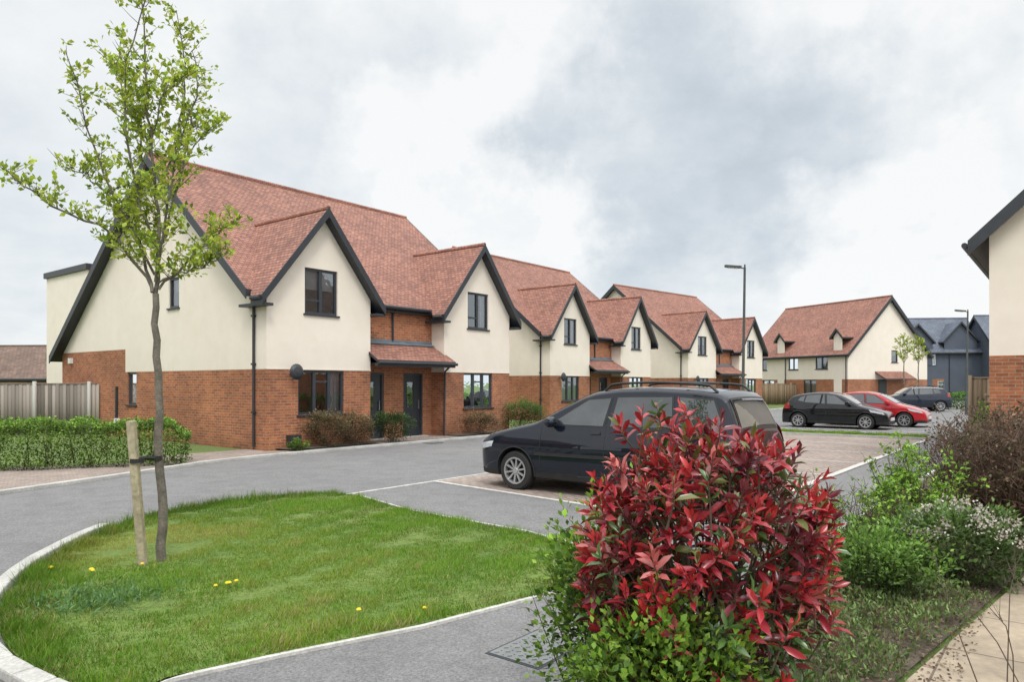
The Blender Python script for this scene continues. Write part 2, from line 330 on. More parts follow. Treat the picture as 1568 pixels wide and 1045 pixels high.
# ---------------------------------------------------------------- semi-detached house
def semi(name,M,first=False,curts=('sides','right','full','full')):
    e=empty(name,Matrix.Identity(4)); LEN=10.4
    ZE,YR,ZR,YB,ZB=4.5,5.42,9.0,12.9,3.07
    g=[(.02,3.58),(6.82,10.38)]; GY=-.6
    mats=[M_render,M_brick]
    mb=MB(); mb.prism([(0,0,0),(0,0,ZE-.12),(0,YR,ZR-.13),(0,YB,ZB-.12),(0,YB,0)],(LEN,0,0))
    o=mb.obj('main_walls',mats)
    c=MB()
    c.box(-.2,.35,4.0,4.65,4.13,5.07); c.box(-.2,.35,6.8,7.45,1.1,2.17)
    c.box(3.75,4.65,-.2,.18,.04,2.15); c.box(5.5,6.4,-.2,.18,.04,2.15)
    cut(o,c)
    def fn(p):
        if p.x<.4 and p.y>7.6: return 1 if p.z<2.95 else 0
        if p.x>.4 and p.y<.4 and 3.5<p.x<6.9: return 1
        return 1 if p.z<2.19 else 0
    split_assign(o,[((0,0,2.19),(0,0,1)),((0,0,2.95),(0,0,1)),((0,7.6,0),(0,1,0))],fn,mats); o.parent=e
    wm=MB()
    for i,(a,b) in enumerate(g):
        xm=(a+b)/2; mb=MB(); mb.prism([(a,GY,0),(a,GY,4.33),(xm,GY,6.58),(b,GY,4.33),(b,GY,0)],(0,-GY-.002,0))
        o=mb.obj('front_gable_walls',mats); c=MB()
        u0,u1=xm-.58,xm+.55; l0,l1=xm-.8,xm+.78
        c.box(u0,u1,GY-.2,GY+.36,3.76,5.05); c.box(l0,l1,GY-.2,GY+.36,.93,2.17); cut(o,c)
        split_assign(o,[((0,0,2.19),(0,0,1))],lambda p:1 if p.z<2.19 else 0,mats); o.parent=e
        window(wm,(u0,GY,3.76),(1,0,0),(0,-1,0),u1-u0,1.29,(.5,),curts[0+2*i],transom=(.3,(0,)) )
        window(wm,(l0,GY,.93),(1,0,0),(0,-1,0),l1-l0,1.24,(.36,.68),curts[1+2*i],transom=(.75,(1,)))
        bb=MB(); bb.box(a-.012,b+.012,GY-.014,GY-.002,2.185,2.215); bb.obj('render_bead',[M_render],e)
    window(wm,(0,4.65,4.13),(0,-1,0),(-1,0,0),.65,.94,(),'blind'); window(wm,(0,7.45,1.1),(0,-1,0),(-1,0,0),.65,1.07,(),'none')
    wm.obj('windows',WM,e)
    d=MB()
    for x in (3.75,5.5):
        d.box(x,x+.07,.02,.12,.04,2.15,1); d.box(x+.83,x+.9,.02,.12,.04,2.15,1); d.box(x+.07,x+.83,.02,.12,2.08,2.15,1)
        d.box(x+.07,x+.83,.06,.11,.05,2.08,0); d.box(x+.2,x+.5,.045,.06,1.0,1.85,2); d.box(x+.72,x+.75,.02,.06,.95,1.25,3); d.box(x-.05,x+.95,-.25,.02,0,.05,4)
    d.obj('front_doors',[M_door,M_frame,M_glass,M_metal,M_conc],e)
    r=MB(); vo=.33; th=(0,0,-.2)
    k1=(ZR-ZE)/YR; k2=(ZR-ZB)/(YB-YR)
    r.prism([(-vo,-.22,ZE-k1*.22),(LEN+vo,-.22,ZE-k1*.22),(LEN+vo,YR,ZR),(-vo,YR,ZR)],th,0,1)
    r.prism([(-vo,YR,ZR),(LEN+vo,YR,ZR),(LEN+vo,YB+.3,ZB-k2*.3),(-vo,YB+.3,ZB-k2*.3)],th,0,1)
    r.tube([(-vo,YR,ZR),(LEN+vo,YR,ZR)],.085,8,2)
    for a,b in g:
        xm=(a+b)/2; gz=6.76; hw=(b-a)/2+.33; ez=gz-hw*1.25; gf=GY-.3
        yb=(gz-ZE)/k1; ye=(ez-ZE)/k1
        for sgn in (-1,1):
            sx=xm+sgn*hw
            r.prism([(xm,gf,gz),(xm,yb+.05,gz+.0),(sx,ye+.08,ez),(sx,gf,ez)],th,0,1)
            r.tube([(sx+sgn*.04,gf+.05,ez-.08),(sx+sgn*.04,ye,ez-.08)],.055,6,1)
            r.prism([(xm,gf-.03,gz+.015),(sx,gf-.03,ez+.015),(sx,gf-.03,ez-.25),(xm,gf-.03,gz-.25)],(0,.028,0),1)
            r.box(min(sx,sx-sgn*.34),max(sx,sx-sgn*.34),gf+.0,-.02 if sgn*1>0 or a>1 else .2,ez-.27,ez-.2,1)
        r.tube([(xm,gf,gz),(xm,yb,gz)],.075,8,2)
    for x in (-vo-.03,LEN+vo+.002):
        r.prism([(x,-.22,ZE-k1*.22+.012),(x,YR,ZR+.012),(x,YR,ZR-.30),(x,-.22,ZE-k1*.22-.27)],(.028,0,0),1)
        r.prism([(x,YR,ZR+.012),(x,YB+.3,ZB-k2*.3+.012),(x,YB+.3,ZB-k2*.3-.27),(x,YR,ZR-.30)],(.028,0,0),1)
    r.tube([(3.9,-.28,4.25),(6.5,-.28,4.25)],.06,8,1); r.box(3.9,6.5,-.22,-.02,4.1,4.2,1)
    r.tube([(-.3,YB+.36,ZB-.35),(LEN+.3,YB+.36,ZB-.35)],.06,8,1)
    r.obj('roof',[M_tile,M_trim,M_tile],e)
    p=MB(); p.tube([(-.03,-.07,4.2),(-.03,-.07,.1)],.038,8); p.tube([(5.0,-.26,4.2),(5.0,-.05,4.05),(5.0,-.05,3.2)],.035,8)
    p.tube([(6.74,-.98,2.4),(6.74,-.72,2.2),(6.74,-.67,.05)],.035,8); p.tube([(LEN+.05,-.07,4.2),(LEN+.05,-.07,.1)],.038,8)
    for z in (1,2.3,3.6): p.box(-.08,.02,-.12,-.01,z,z+.05)
    p.obj('downpipes',[M_trim],e)
    c=MB(); x0,x1=3.60,6.80
    c.prism([(x0,-.002,3.12),(x1,-.002,3.12),(x1,-.62,2.77),(x1+.12,-.62,2.77),(x1+.12,-1.05,2.52),(x0-.1,-1.05,2.52),(x0-.1,-.62,2.77),(x0,-.62,2.77)],(0,0,-.09),0,1)
    c.box(x0-.1,x1+.12,-1.03,-.9,2.33,2.43,1); c.tube([(x0-.12,-1.09,2.44),(x1+.14,-1.09,2.44)],.05,8,1); c.box(x0+.01,x1-.01,-.9,-.003,2.40,2.43,1)
    c.prism([(x0,-.004,3.13),(x1,-.004,3.13),(x1,-.16,3.06),(x0,-.16,3.06)],(0,0,.02),2); c.box(x0,x1,-.03,-.003,3.1,3.22,2)
    c.obj('porch_canopy',[M_tile,M_trim,M_lead],e)
    x=MB(); x.lathe([(0.001,.0),(.14,.03),(.22,.09)],(.75,GY-.38,2.12),'y',18,0); x.beam((.75,GY,2.05),(.75,GY-.38,2.1),.04,.04)
    x.box(.62,.95,GY-.24,GY-.003,.12,.4,0); 
    x.obj('satellite_dish',[M_trim],e)
    if first:
        y=MB(); y.box(-.06,-.003,8.15,8.25,.35,1.7,1); y.box(-.07,-.003,8.0,8.3,.3,.62,0); y.box(-.12,-.003,11.9,12.05,2.55,2.75,0); y.obj('meter_box',[M_white,M_trim],e)
    e.matrix_world=M
    return e
def HM(s,p,rot=0): 
    o=W(s,p); return Matrix.Translation(o)@Matrix.Rotation(SA+math.radians(rot),4,'Z')
semi('semi_detached_house',HM(0,0),True,('blind','right','sides','full'))
semi('semi_detached_house',HM(17.3,-3.0),False,('sides','full','full','sides'))
semi('semi_detached_house',HM(34.3,-3.6,-8),False,('blind','full','sides','sides'))
# ---------------------------------------------------------------- gabled houses of other types
def gabled(name,M,LEN,WID,ZE,ZR,wallm,lowm,zsplit,roofm,wins,gablets=(),frame=0,canopy=None,th=.2,pipes=True):
    e=empty(name); mb=MB(); yr=WID/2
    mb.prism([(0,0,0),(0,0,ZE-.12),(0,yr,ZR-.12),(0,WID,ZE-.12),(0,WID,0)],(LEN,0,0)); o=mb.obj('walls',[wallm,lowm])
    c=MB(); wm=MB()
    for side,a,z,w,h,mull,cu in wins:
        if side=='f': c.box(a,a+w,-.2,.36,z,z+h); window(wm,(a,0,z),(1,0,0),(0,-1,0),w,h,mull,cu,fm=frame)
        else: c.box(-.2,.36,a,a+w,z,z+h); window(wm,(0,a+w,z),(0,-1,0),(-1,0,0),w,h,mull,cu,fm=frame)
    if wins: cut(o,c); wm.obj('windows',WM,e)
    split_assign(o,[((0,0,zsplit),(0,0,1))],lambda p:1 if p.z<zsplit else 0,[wallm,lowm]); o.parent=e
    r=MB(); vo=.3; k=(ZR-ZE)/yr
    for y0,y1 in ((-.35,yr),(WID+.35,yr)):
        r.prism([(-vo,y0,ZE-.35*k),(LEN+vo,y0,ZE-.35*k),(LEN+vo,yr,ZR),(-vo,yr,ZR)],(0,0,-th),0,1)
        for x in (-vo-.03,LEN+vo+.002):
            r.prism([(x,y0,ZE-.35*k+.012),(x,yr,ZR+.012),(x,yr,ZR-.35),(x,y0,ZE-.35*k-.3)],(.028,0,0),1)
        r.tube([(-vo,y0+(-.06 if y0<0 else .06),ZE-.35*k-.08),(LEN+vo,y0+(-.06 if y0<0 else .06),ZE-.35*k-.08)],.06,8,1)
    r.tube([(-vo,yr,ZR),(LEN+vo,yr,ZR)],.085,8,0)
    for gx,gw,gz,gf in gablets:
        hw=gw/2; ez=gz-hw*1.15; yb=(gz-ZE)/k; ye=(ez-ZE)/k
        for sg in (-1,1):
            r.prism([(gx,gf,gz),(gx,yb+.05,gz),(gx+sg*hw,ye+.08,ez),(gx+sg*hw,gf,ez)],(0,0,-.14),0,1)
            r.prism([(gx,gf-.03,gz+.01),(gx+sg*hw,gf-.03,ez+.01),(gx+sg*hw,gf-.03,ez-.22),(gx,gf-.03,gz-.22)],(0,.028,0),1)
        r.prism([(gx-hw+.25,gf+.25,0),(gx-hw+.25,gf+.25,ez+.1),(gx,gf+.25,gz-.2),(gx+hw-.25,gf+.25,ez+.1),(gx+hw-.25,gf+.25,0)],(0,-gf-.252,0),2)
    r.obj('roof',[roofm,M_trim,wallm],e)
    p=MB()
    if pipes: p.tube([(.15,-.07,ZE-.3),(.15,-.07,.1)],.04,8); p.tube([(LEN*.6,-.07,ZE-.3),(LEN*.6,-.07,.1)],.04,8)
    if canopy:
        y0,y1,z=canopy; p.prism([(-.003,y0,z+.6),(-.003,y1,z+.6),(-1.0,y1,z),(-1.0,y0,z)],(0,0,-.1),1,0)
        p.box(-.05,-.003,y0+.4,y0+1.3,.05,2.1,0)
    if p.v: p.obj('downpipes_and_porch',[M_trim,roofm],e)
    e.matrix_world=M; return e
dirr=Vector((-.4,.916)); A=Vector((26.75,57.2))
gabled('gable_end_house',
       Matrix(((dirr.x,.916,0,A.x),(dirr.y,.4,0,A.y),(0,0,1,0),(0,0,0,1))),
       11.0,9.2,4.5,9.0,M_render,M_brick,2.15,M_tile,
       [('f',2.0,3.0,1.3,1.15,(.5,),'full'),('f',5.2,3.0,1.1,1.15,(.5,),'sides'),('f',8.9,3.0,1.3,1.15,(.5,),'sides'),
        ('g',4.9,3.55,.75,1.0,(),'blind'),('f',3.2,.9,1.4,1.2,(.5,),'full'),('f',8.0,.9,1.4,1.2,(.5,),'full')],
       gablets=[(1.0,1.3,6.3,-.2),(7.2,1.3,6.3,-.2)],canopy=(3.0,6.6,2.2))
for ox,oy,ln in ((42.0,78,8.6),(50.0,74,7.5)):
    gabled('dark_clad_house',Matrix.Translation((ox,oy,0))@Matrix.Rotation(math.radians(-6),4,'Z'),ln,8,5.5,9.2,M_clad,M_brick,2.3,M_slate,
       [('f',2.7,3.8,1.1,1.3,(.5,),'full'),('f',4.0,.9,1.4,1.2,(.5,),'none')],gablets=[(1.9,3.6,8.3,-.26),(6.3,3.8,8.5,-.26)],frame=4)
gabled('gable_end_house',Matrix(((DX,NX,0,W(7,16.05).x),(DY,NY,0,W(7,16.05).y),(0,0,1,0),(0,0,0,1))),9,8.8,5.1,9.3,M_render,M_brick,2.38,M_browntile,
       [('g',3.3,3.7,1.0,1.2,(.5,),'blind')],pipes=False,th=.14)
gabled('brown_roof_house',Matrix.Translation((-35.4,44,0))@Matrix.Rotation(math.radians(-4),4,'Z'),10.2,8,2.3,4.3,M_brick,M_brick,1,M_browntile,[])
# unseen houses added left of and behind the viewpoint, to give dark reflections
gabled('unseen_brick_house',Matrix.Translation((-27,-16,0))@Matrix.Rotation(math.radians(78),4,'Z'),11,8.5,4.9,8.6,M_brick,M_brick,2,M_browntile,
       [('f',1.2,3.2,1.3,1.2,(.5,),'full'),('f',7.5,3.2,1.3,1.2,(.5,),'sides'),('f',1.2,.9,1.6,1.25,(.5,),'sides')])
gabled('unseen_brick_house',Matrix.Translation((-29,1,0))@Matrix.Rotation(math.radians(80),4,'Z'),11,8.5,4.9,8.6,M_brick,M_brick,2,M_browntile,
       [('f',1.2,3.2,1.3,1.2,(.5,),'full'),('f',7.5,3.2,1.3,1.2,(.5,),'sides'),('f',1.2,.9,1.6,1.25,(.5,),'sides')])
gabled('unseen_brick_house',Matrix.Translation((14,-17,0))@Matrix.Rotation(math.radians(185),4,'Z'),22,8.5,4.9,8.6,M_render,M_brick,2.2,M_browntile,[('f',2.2,3.2,1.3,1.2,(.5,),'full'),('f',12.5,3.2,1.3,1.2,(.5,),'sides')])
e=empty('flat_roof_house'); b=MB(); b.box(1.9,6,15.5,20,0,6.65,0); b.box(1.8,6.1,15.4,20.1,6.65,6.9,1); b.box(2.6,3.6,15.42,15.5,4.2,5.4,1); b.obj('walls',[M_render,M_trim],e); e.matrix_world=HM(0,0)
# ---------------------------------------------------------------- ground
def sheet(name,pts,z,mat,local=True):
    mb=MB(); mb.poly([(W(a,b,z) if local else Vector((a,b,z))) for a,b in pts]); o=mb.obj(name,[mat]); 
    for p in o.data.polygons:
        if p.normal.z<0: p.flip()
    return o
def lsheet(name,pts,z,mat):
    """sheet whose pattern runs square to the street"""
    mb=MB(); mb.poly([(a,-b,z) for a,b in pts]); o=mb.obj(name,[mat])
    for p in o.data.polygons:
        if p.normal.z<0: p.flip()
    o.matrix_world=HM(0,0); return o
mb=MB(); R=900
mb.poly([(-R,-R,0),(R,-R,0),(R,R,0),(-R,R,0)]); g=mb.obj('ground',[M_ground]); 
kerbL=[(-60,22),(-22,9.2),(-14,6.2),(-9.5,4.75),(-7,3.9),(-5.2,3.3),(-3.8,2.75),(-2.6,2.25),(-1.2,2.02),(.5,2.0),(16,2.0),(30,1.2),(60,1.2),(75,0)]
sheet('road',kerbL+[(75,24),(25,24),(18,15.25),(-6,15.25),(-9,15.4),(-12,15.8),(-30,22)],.008,M_asph)
def ribbon(mb,pts,w,z0,z1,m=0,right=True):
    P=[Vector(p) for p in pts]; nn=[]
    for i in range(len(P)):
        d=(P[min(i+1,len(P)-1)]-P[max(i-1,0)]).normalized(); nn.append(Vector((-d.y,d.x))*(w if right else -w))
    for i in range(len(P)-1):
        a,b=P[i],P[i+1]; c,d=P[i+1]+nn[i+1],P[i]+nn[i]
        mb.prism([(a.x,a.y,z1),(b.x,b.y,z1),(c.x,c.y,z1),(d.x,d.y,z1)],(0,0,z0-z1),m)
def toW(l): return [W(a,b).xy for a,b in l]
mb=MB(); kk=kerbL[:9]+[(s_,2.0) for s_ in np.arange(0,16,.92)]+[(16,2.0),(30,1.2),(60,1.2)]; ribbon(mb,toW(kk),.13,0,.075)
mb.obj('kerb',[M_conc],bevel=.012)
lsheet('pavement',[(-14,6.0),(-9.5,4.6),(-7,3.75),(-5.2,3.15),(-3.8,2.6),(-2.6,2.1),(-1.2,1.86),(.3,1.86),(.3,1.1),(-.1,.7),(-.1,-.1),(-3.0,-.1),(-3.0,1.2),(-8.2,-1.6),(-14,-4.8)],.03,M_pave)
sheet('pavement',[(.3,1.86),(16.0,1.86),(16,1.3),(.3,1.3)],.034,M_asph)
sheet('planting_bed',[(.3,1.3),(3.4,1.3),(3.4,.6),(.3,.6)],.06,M_soil); sheet('planting_bed',[(6.9,1.3),(11,1.3),(11,.6),(6.9,.6)],.06,M_soil)
lsheet('pavement',[(3.4,1.3),(6.9,1.3),(6.9,0),(3.4,0)],.03,M_pave)
lsheet('parking_bay',[(-1.5,8.3),(14.9,8.3),(14.9,13.7),(-2.2,13.7)],.014,M_pave)
sheet('parking_bay',[(17.0,8.3),(27,8.3),(27,13.7),(17,13.7)],.014,M_asph)
mb=MB()
def strip(a,b,w,z=.022):
    A=W(*a).xy;B=W(*b).xy;d=(B-A).normalized();n=Vector((-d.y,d.x))*w/2
    mb.prism([(A.x-n.x,A.y-n.y,z),(B.x-n.x,B.y-n.y,z),(B.x+n.x,B.y+n.y,z),(A.x+n.x,A.y+n.y,z)],(0,0,-.012))
strip((-4.2,8.25),(15,8.25),.06,.021); strip((-1.5,8.3),(-2.2,13.7),.08,.024); strip((-2.2,13.75),(14.9,13.75),.13,.03)
for s in (1.2,3.9,6.6,9.3,12.1): strip((s,8.35),(s,13.65),.05,.022)
strip((17,8.25),(27,8.25),.07,.021)
for s in (19.0,21.7,24.4): strip((s,8.35),(s,13.65),.07,.022)
mb.obj('parking_lines',[M_line])
e=empty('drain_grate',HM(4.6,1.8)); mb=MB(); mb.box(-.24,.24,-.66,-.24,.009,.017,1)
for i in range(8): mb.box(-.20,.20,-.63+i*.048,-.605+i*.048,.017,.022,0)
mb.obj('grate',[M_metal,M_rubber],e)
sheet('planting_bed',[(-9.4,15.35),(-6,15.3),(20,15.3),(20,16.9),(-2,17.05),(-3,17.05),(-6.1,16.65),(-9.5,16.3)],.03,M_soil)
mb=MB(); ribbon(mb,toW([(-9.4,15.3),(-6,15.25),(0,15.25),(6,15.25),(20,15.25)]),.05,0,.05); mb.obj('path_edging',[M_line])
lsheet('paving_slabs',[(-9.5,16.35),(-6.1,16.7),(-3,17.1),(6.9,17.0),(6.9,24),(-9.5,24)],.045,M_slab)
# ---------------------------------------------------------------- grass island
ISL=[(-4.80,7.92),(-4.64,7.02),(-4.27,6.06),(-3.82,5.32),(-3.27,4.69),(-2.75,4.31),(-2.35,4.10),(-2.12,4.14),(-2.05,4.36),(-1.49,4.75),(-.645,5.29),(.253,6.06),(.95,6.62),(1.3,7.0),(1.25,7.35),(.62,7.92),(.125,8.6),(-1.5,10.05),(-2.3,11.15),(-2.6,11.5),(-2.98,11.62),(-3.4,11.5),(-3.9,11.15),(-4.5,10.5),(-4.85,9.8),(-4.95,8.8)]
def smooth(l,closed=True,it=2):
    for _ in range(it):
        o=[];n=len(l)
        for i in range(n if closed else n-1):
            a,b=l[i],l[(i+1)%n]; o+= [(a[0]*.75+b[0]*.25,a[1]*.75+b[1]*.25),(a[0]*.25+b[0]*.75,a[1]*.25+b[1]*.75)]
        l=o
    return l
IS=smooth(ISL)
def pip(P,poly):
    x,y=P[:,0],P[:,1]; ins=np.zeros(len(P),bool); n=len(poly)
    for i in range(n):
        x1,y1=poly[i];x2,y2=poly[(i+1)%n]
        if y1==y2: continue
        c=((y1>y)!=(y2>y))&(x<(x2-x1)*(y-y1)/(y2-y1)+x1); ins^=c
    return ins
def lown(P,f,seed):
    r=np.random.default_rng(seed); o=np.zeros(len(P))
    for k in range(7):
        a=r.uniform(0,6.28); ff=f*r.uniform(.6,2.0); o+=np.sin((P[:,0]*math.cos(a)+P[:,1]*math.sin(a))*ff+r.uniform(0,6.28))
    return o/3.5
def blades(name,P,D,H,w,C,parent):
    n=len(P); D=nrm(D); a=rng.uniform(0,6.28,n); S=np.c_[np.cos(a),np.sin(a),np.zeros(n)]*(w/2)
    V=np.stack([P-S,P+S,P+D*H[:,None]],1); F=np.arange(3*n).reshape(n,3)
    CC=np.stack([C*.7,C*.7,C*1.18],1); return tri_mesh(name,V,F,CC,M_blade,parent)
def grass(name,poly,dens,h,edge=None,parent=None,z=0.02,wd=.007):
    poly=np.array(poly); mn=poly.min(0);mx=poly.max(0); n=int((mx-mn).prod()*dens); P=rng.uniform(mn,mx,(n,2)); P=P[pip(P,poly)]
    n=len(P); l1=lown(P,1.6,3); l2=lown(P,5,5); l3=lown(P,14,8)
    hh=h*(1+.4*l2+.35*l3)*rng.uniform(.5,1.5,n); hh=np.clip(hh,.012,None)
    if edge is not None:
        d=np.full(n,9.)
        for i in range(0,n,20000): d[i:i+20000]=np.min(np.linalg.norm(P[i:i+20000,None,:]-poly[None],axis=2),axis=1)
        left=np.clip((-P[:,0]-2.3)/1.2,0,1)
        ef=np.clip(1-d/.42,0,1); hh*=1+ef*(.7+left*1.4)
    else: ef=np.zeros(n);left=ef
    base=np.array([.155,.295,.022]); dark=np.array([.075,.185,.014]); dry=np.array([.38,.33,.13]); yel=np.array([.26,.34,.035])
    t=np.clip(.6+.5*l2+rng.normal(size=n)*.28,0,1)[:,None]; C=base*t+dark*(1-t); 
    u=np.clip(l1*.9-.1+.5*l3,0,1)[:,None]*.7; C=C*(1-u)+yel*u
    dr=(rng.random(n)<(.05+.45*np.clip(l2*l1+.4*l3,0,1)))[:,None]; C=np.where(dr,dry*rng.uniform(.7,1.2,(n,1)),C)
    my=np.clip(1.2-np.linalg.norm((P-np.array([-4.05,7.9]))/np.array([.8,1.1]),axis=1),0,1)[:,None]*.9; C=C*(1-my)+np.array([.38,.34,.07])*my; hh*=1-.5*my[:,0]
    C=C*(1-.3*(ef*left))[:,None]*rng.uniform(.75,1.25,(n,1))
    P3=np.c_[P,np.full(n,z)]; D=np.c_[rng.normal(size=(n,2))*.5+np.c_[l3,l2]*.3,np.ones(n)]
    return blades(name,P3,D,hh,wd,C,parent)
e=empty('grass_island'); mb=MB(); mb.prism([(x,y,.03) for x,y in IS],(0,0,-.02)); mb.obj('turf',[M_turfbase],e)
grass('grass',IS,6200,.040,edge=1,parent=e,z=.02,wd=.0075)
e=empty('kerb')
kl=smooth([(-4.95,9.0),(-4.93,8.4),(-4.82,7.8),(-4.66,7.0),(-4.28,6.02),(-3.83,5.27),(-3.28,4.64),(-2.76,4.27),(-2.35,4.02),(-2.1,3.95)],False,1)
mb=MB(); P=[Vector(p) for p in kl]
for i in range(len(P)-1):
    a,b=P[i],P[i+1]; d=(b-a).normalized()
    n1=(P[min(i+1,len(P)-1)]-P[max(i-1,0)]).normalized(); n1=Vector((n1.y,-n1.x)); n2=(P[min(i+2,len(P)-1)]-P[i]).normalized(); n2=Vector((n2.y,-n2.x))
    w=.135
    if n1.x>0: n1=-n1
    if n2.x>0: n2=-n2
    a2=a+n1*w;b2=b+n2*w; g_=d*.004
    mb.prism([(a.x+g_.x,a.y+g_.y,.085),(b.x-g_.x,b.y-g_.y,.085),(b2.x-g_.x,b2.y-g_.y,.08),(a2.x+g_.x,a2.y+g_.y,.08)],(0,0,-.08))
mb.obj('kerb_stones',[M_conc],e,bevel=.015)
mb=MB(); ribbon(mb,[(-2.15,4.1),(-2.05,4.3),(-1.49,4.70),(-.645,5.24),(.253,6.01),(.95,6.57),(1.33,6.95)],.04,0,.03)
ribbon(mb,[(1.3,7.38),(.66,7.95),(.165,8.63),(-1.46,10.08),(-2.27,11.18),(-2.58,11.55)],-.04,0,.03)
mb.obj('path_edging',[M_line])
e=empty('grass_verge'); gp=[tuple(W(*q).xy) for q in ((15.0,8.35),(16.7,8.35),(16.7,13.6),(15.0,13.6))]
mb=MB(); mb.prism([(x,y,.05) for x,y in gp],(0,0,-.04)); mb.obj('turf',[M_turfbase],e); grass('grass',gp,900,.06,parent=e,z=.05,wd=.02)
mb=MB(); ribbon(mb,[W(14.95,8.3).xy,W(14.95,13.75).xy,W(16.75,13.75).xy,W(16.75,8.3).xy],.09,0,.09); mb.obj('kerb',[M_conc])
e=empty('dandelion_patch'); mb=MB()
for x,y in ((-3.85,6.6),(-3.5,6.80),(-2.52,6.11),(-2.45,6.19),(-2.39,6.23),(-1.16,5.44),(-.67,5.5),(-2.42,6.15),(-3.88,6.63),(-4.3,6.7)):
    h=rng.uniform(.08,.10); r_=rng.uniform(.015,.024); mb.lathe([(.001,h+.012),(r_*.7,h+.010),(r_,h),(.001,h-.006)],(x,y,0),'z',9,0); mb.tube([(x,y,.02),(x+.005,y,h)],.002,4,1)
mb.obj('flowers',[noisy('dandelion_yellow',(.75,.50,.01),(.8,.6,.02),20,.8),noisy('flower_stem',(.1,.18,.03),(.12,.2,.04),5,.7)],e)
e=empty('weed_patch'); n=900; P=np.c_[rng.normal(-3.35,.26,n),rng.normal(5.85,.22,n),rng.uniform(.03,.08,n)]
leaves('foliage',P,rng.normal(size=(n,3))+np.array([0,0,.8]),.05*rng.uniform(.6,1.4,n),.28,pal(n,[(.12,.24,.08),(.13,.25,.09),(.10,.20,.06)]),parent=e)
e=empty('manhole_cover',HM(0,0)); mb=MB(); c=Vector((.18,4.86)); rel=c-Vector((CX,CY)); s0=rel.x*DX+rel.y*DY; p0=rel.x*NX+rel.y*NY
mb.box(s0-.30,s0+.30,-p0-.22,-p0+.22,.004,.012,1); mb.box(s0-.28,s0+.28,-p0-.2,-p0+.2,.012,.016,0)
for i in range(11):
    for j in range(7):
        x=s0-.25+i*.05; y=-p0-.165+j*.054; a=.7 if (i+j)%2 else -.7; mb.beam((x-.016*math.cos(a),y-.016*math.sin(a),.018),(x+.016*math.cos(a),y+.016*math.sin(a),.018),.009,.006,0)
mb.obj('cover',[M_metal,M_trim],e)
# ---------------------------------------------------------------- young tree
def yt(name,base,k,brs,trunk,seed,leafn,cols,L=.055,tw=7,rad0=.036,dens=.75):
    global rng; rng=np.random.default_rng(seed); e=empty(name); mb=MB(); bx,by=base
    def cv(pts,off):
        out=[];n=len(pts)
        for i,(a,b) in enumerate(pts):
            f=i/(n-1); out.append(Vector((bx+(a-228)*k,by+off*math.sin(f*1.57)+rng.normal()*.02,1.8+(588-b)*k)))
        o2=[]
        for i in range(len(out)-1):
            for t in (0,.33,.66): o2.append(out[i].lerp(out[i+1],t)+Vector(rng.normal(size=3)*.012))
        o2.append(out[-1]); return o2
    T=cv(trunk,0); n=len(T); mb.tube([Vector((bx,by,-.05))]+T,[rad0*1.5]+[rad0*(1.15-.45*i/n) for i in range(n)],10)
    LP=[];LD=[]
    for pts,off,r in brs:
        C=cv(pts,off); n=len(C); mb.tube(C,[r*(1-.85*i/n)+.002 for i in range(n)],6,caps=False)
        for i in range(int(n*.22),n):
            for q in range(tw if i<n-1 else 3):
                if rng.random()>dens: continue
                p=C[i].lerp(C[max(i-1,0)],rng.random())+Vector(rng.normal(size=3)*.01); a=rng.uniform(0,6.28)
                ln=rng.uniform(.06,.38)*(1.1-.5*i/n)*k/.0065
                d=Vector((math.cos(a)*.8,math.sin(a)*.8,rng.uniform(.1,1.1))).normalized()
                m=p+d*ln*.5; t=p+d*ln+Vector((0,0,.06*ln)); mb.tube([p,m,t],[.0045,.0035,.0015],3,caps=False)
                for f in np.linspace(.3,1,max(2,int(ln/.07))):
                    if rng.random()<.8: LP.append(p.lerp(t,f)); LD.append(d)
    mb.obj('trunk_and_branches',[M_bark],e,smooth=True,recalc=False)
    LP=np.array([tuple(p) for p in LP]);LD=np.array([tuple(p) for p in LD]); m=leafn
    P=np.repeat(LP,m,0)+rng.normal(size=(len(LP)*m,3))*.018*k/.0065; D=np.repeat(LD,m,0)*.6+rng.normal(size=(len(LP)*m,3))*.75+np.array([0,0,.2]); n=len(P)
    cc=np.repeat(rng.uniform(.8,1.2,len(LP)),m)[:,None]
    leaves('foliage',P,D,L*rng.uniform(.5,1.25,n),.6,pal(n,cols,.2)*cc,parent=e)
    return e
LG=[(.40,.49,.05),(.32,.43,.045),(.50,.54,.09),(.22,.33,.035)]
BR=[([(228,450),(230,380),(228,300),(222,230),(215,150),(210,70),(205,-30)],.0,.02),
 ([(226,448),(205,410),(190,360),(182,300),(187,240),(178,180),(160,115),(125,65)],.35,.015),
 ([(224,440),(195,392),(150,350),(90,322),(45,292),(15,262)],-.25,.015),
 ([(190,388),(160,320),(125,275),(90,250),(58,242)],.25,.009),
 ([(230,440),(262,405),(290,365),(312,340),(335,322)],.3,.012),
 ([(229,430),(250,380),(268,320),(285,250),(303,185)],-.35,.014),
 ([(229,400),(240,330),(255,250),(262,180),(275,105),(262,55)],.3,.013),
 ([(227,380),(210,320),(200,250),(195,180),(200,110),(232,20),(236,-30)],-.3,.013),
 ([(227,420),(197,350),(168,280),(150,210),(138,150),(130,110)],-.4,.012),
 ([(230,435),(268,420),(300,408),(325,400),(338,392)],-.1,.008),
 ([(228,300),(245,200),(248,120),(240,40),(228,-20)],.45,.011),
 ([(222,250),(200,190),(170,150),(150,90),(160,30)],.2,.008),
 ([(250,280),(280,230),(296,195),(305,180)],.15,.007),
 ([(226,200),(240,150),(268,130),(290,120)],-.15,.007)]
TR=[(236,868),(235,780),(234,700),(231,600),(229,520),(228,450)]
yt('young_street_tree',(-3.55,7.17),.0065,BR,TR,11,6,LG,tw=4,L=.064,rad0=.042,dens=.82)
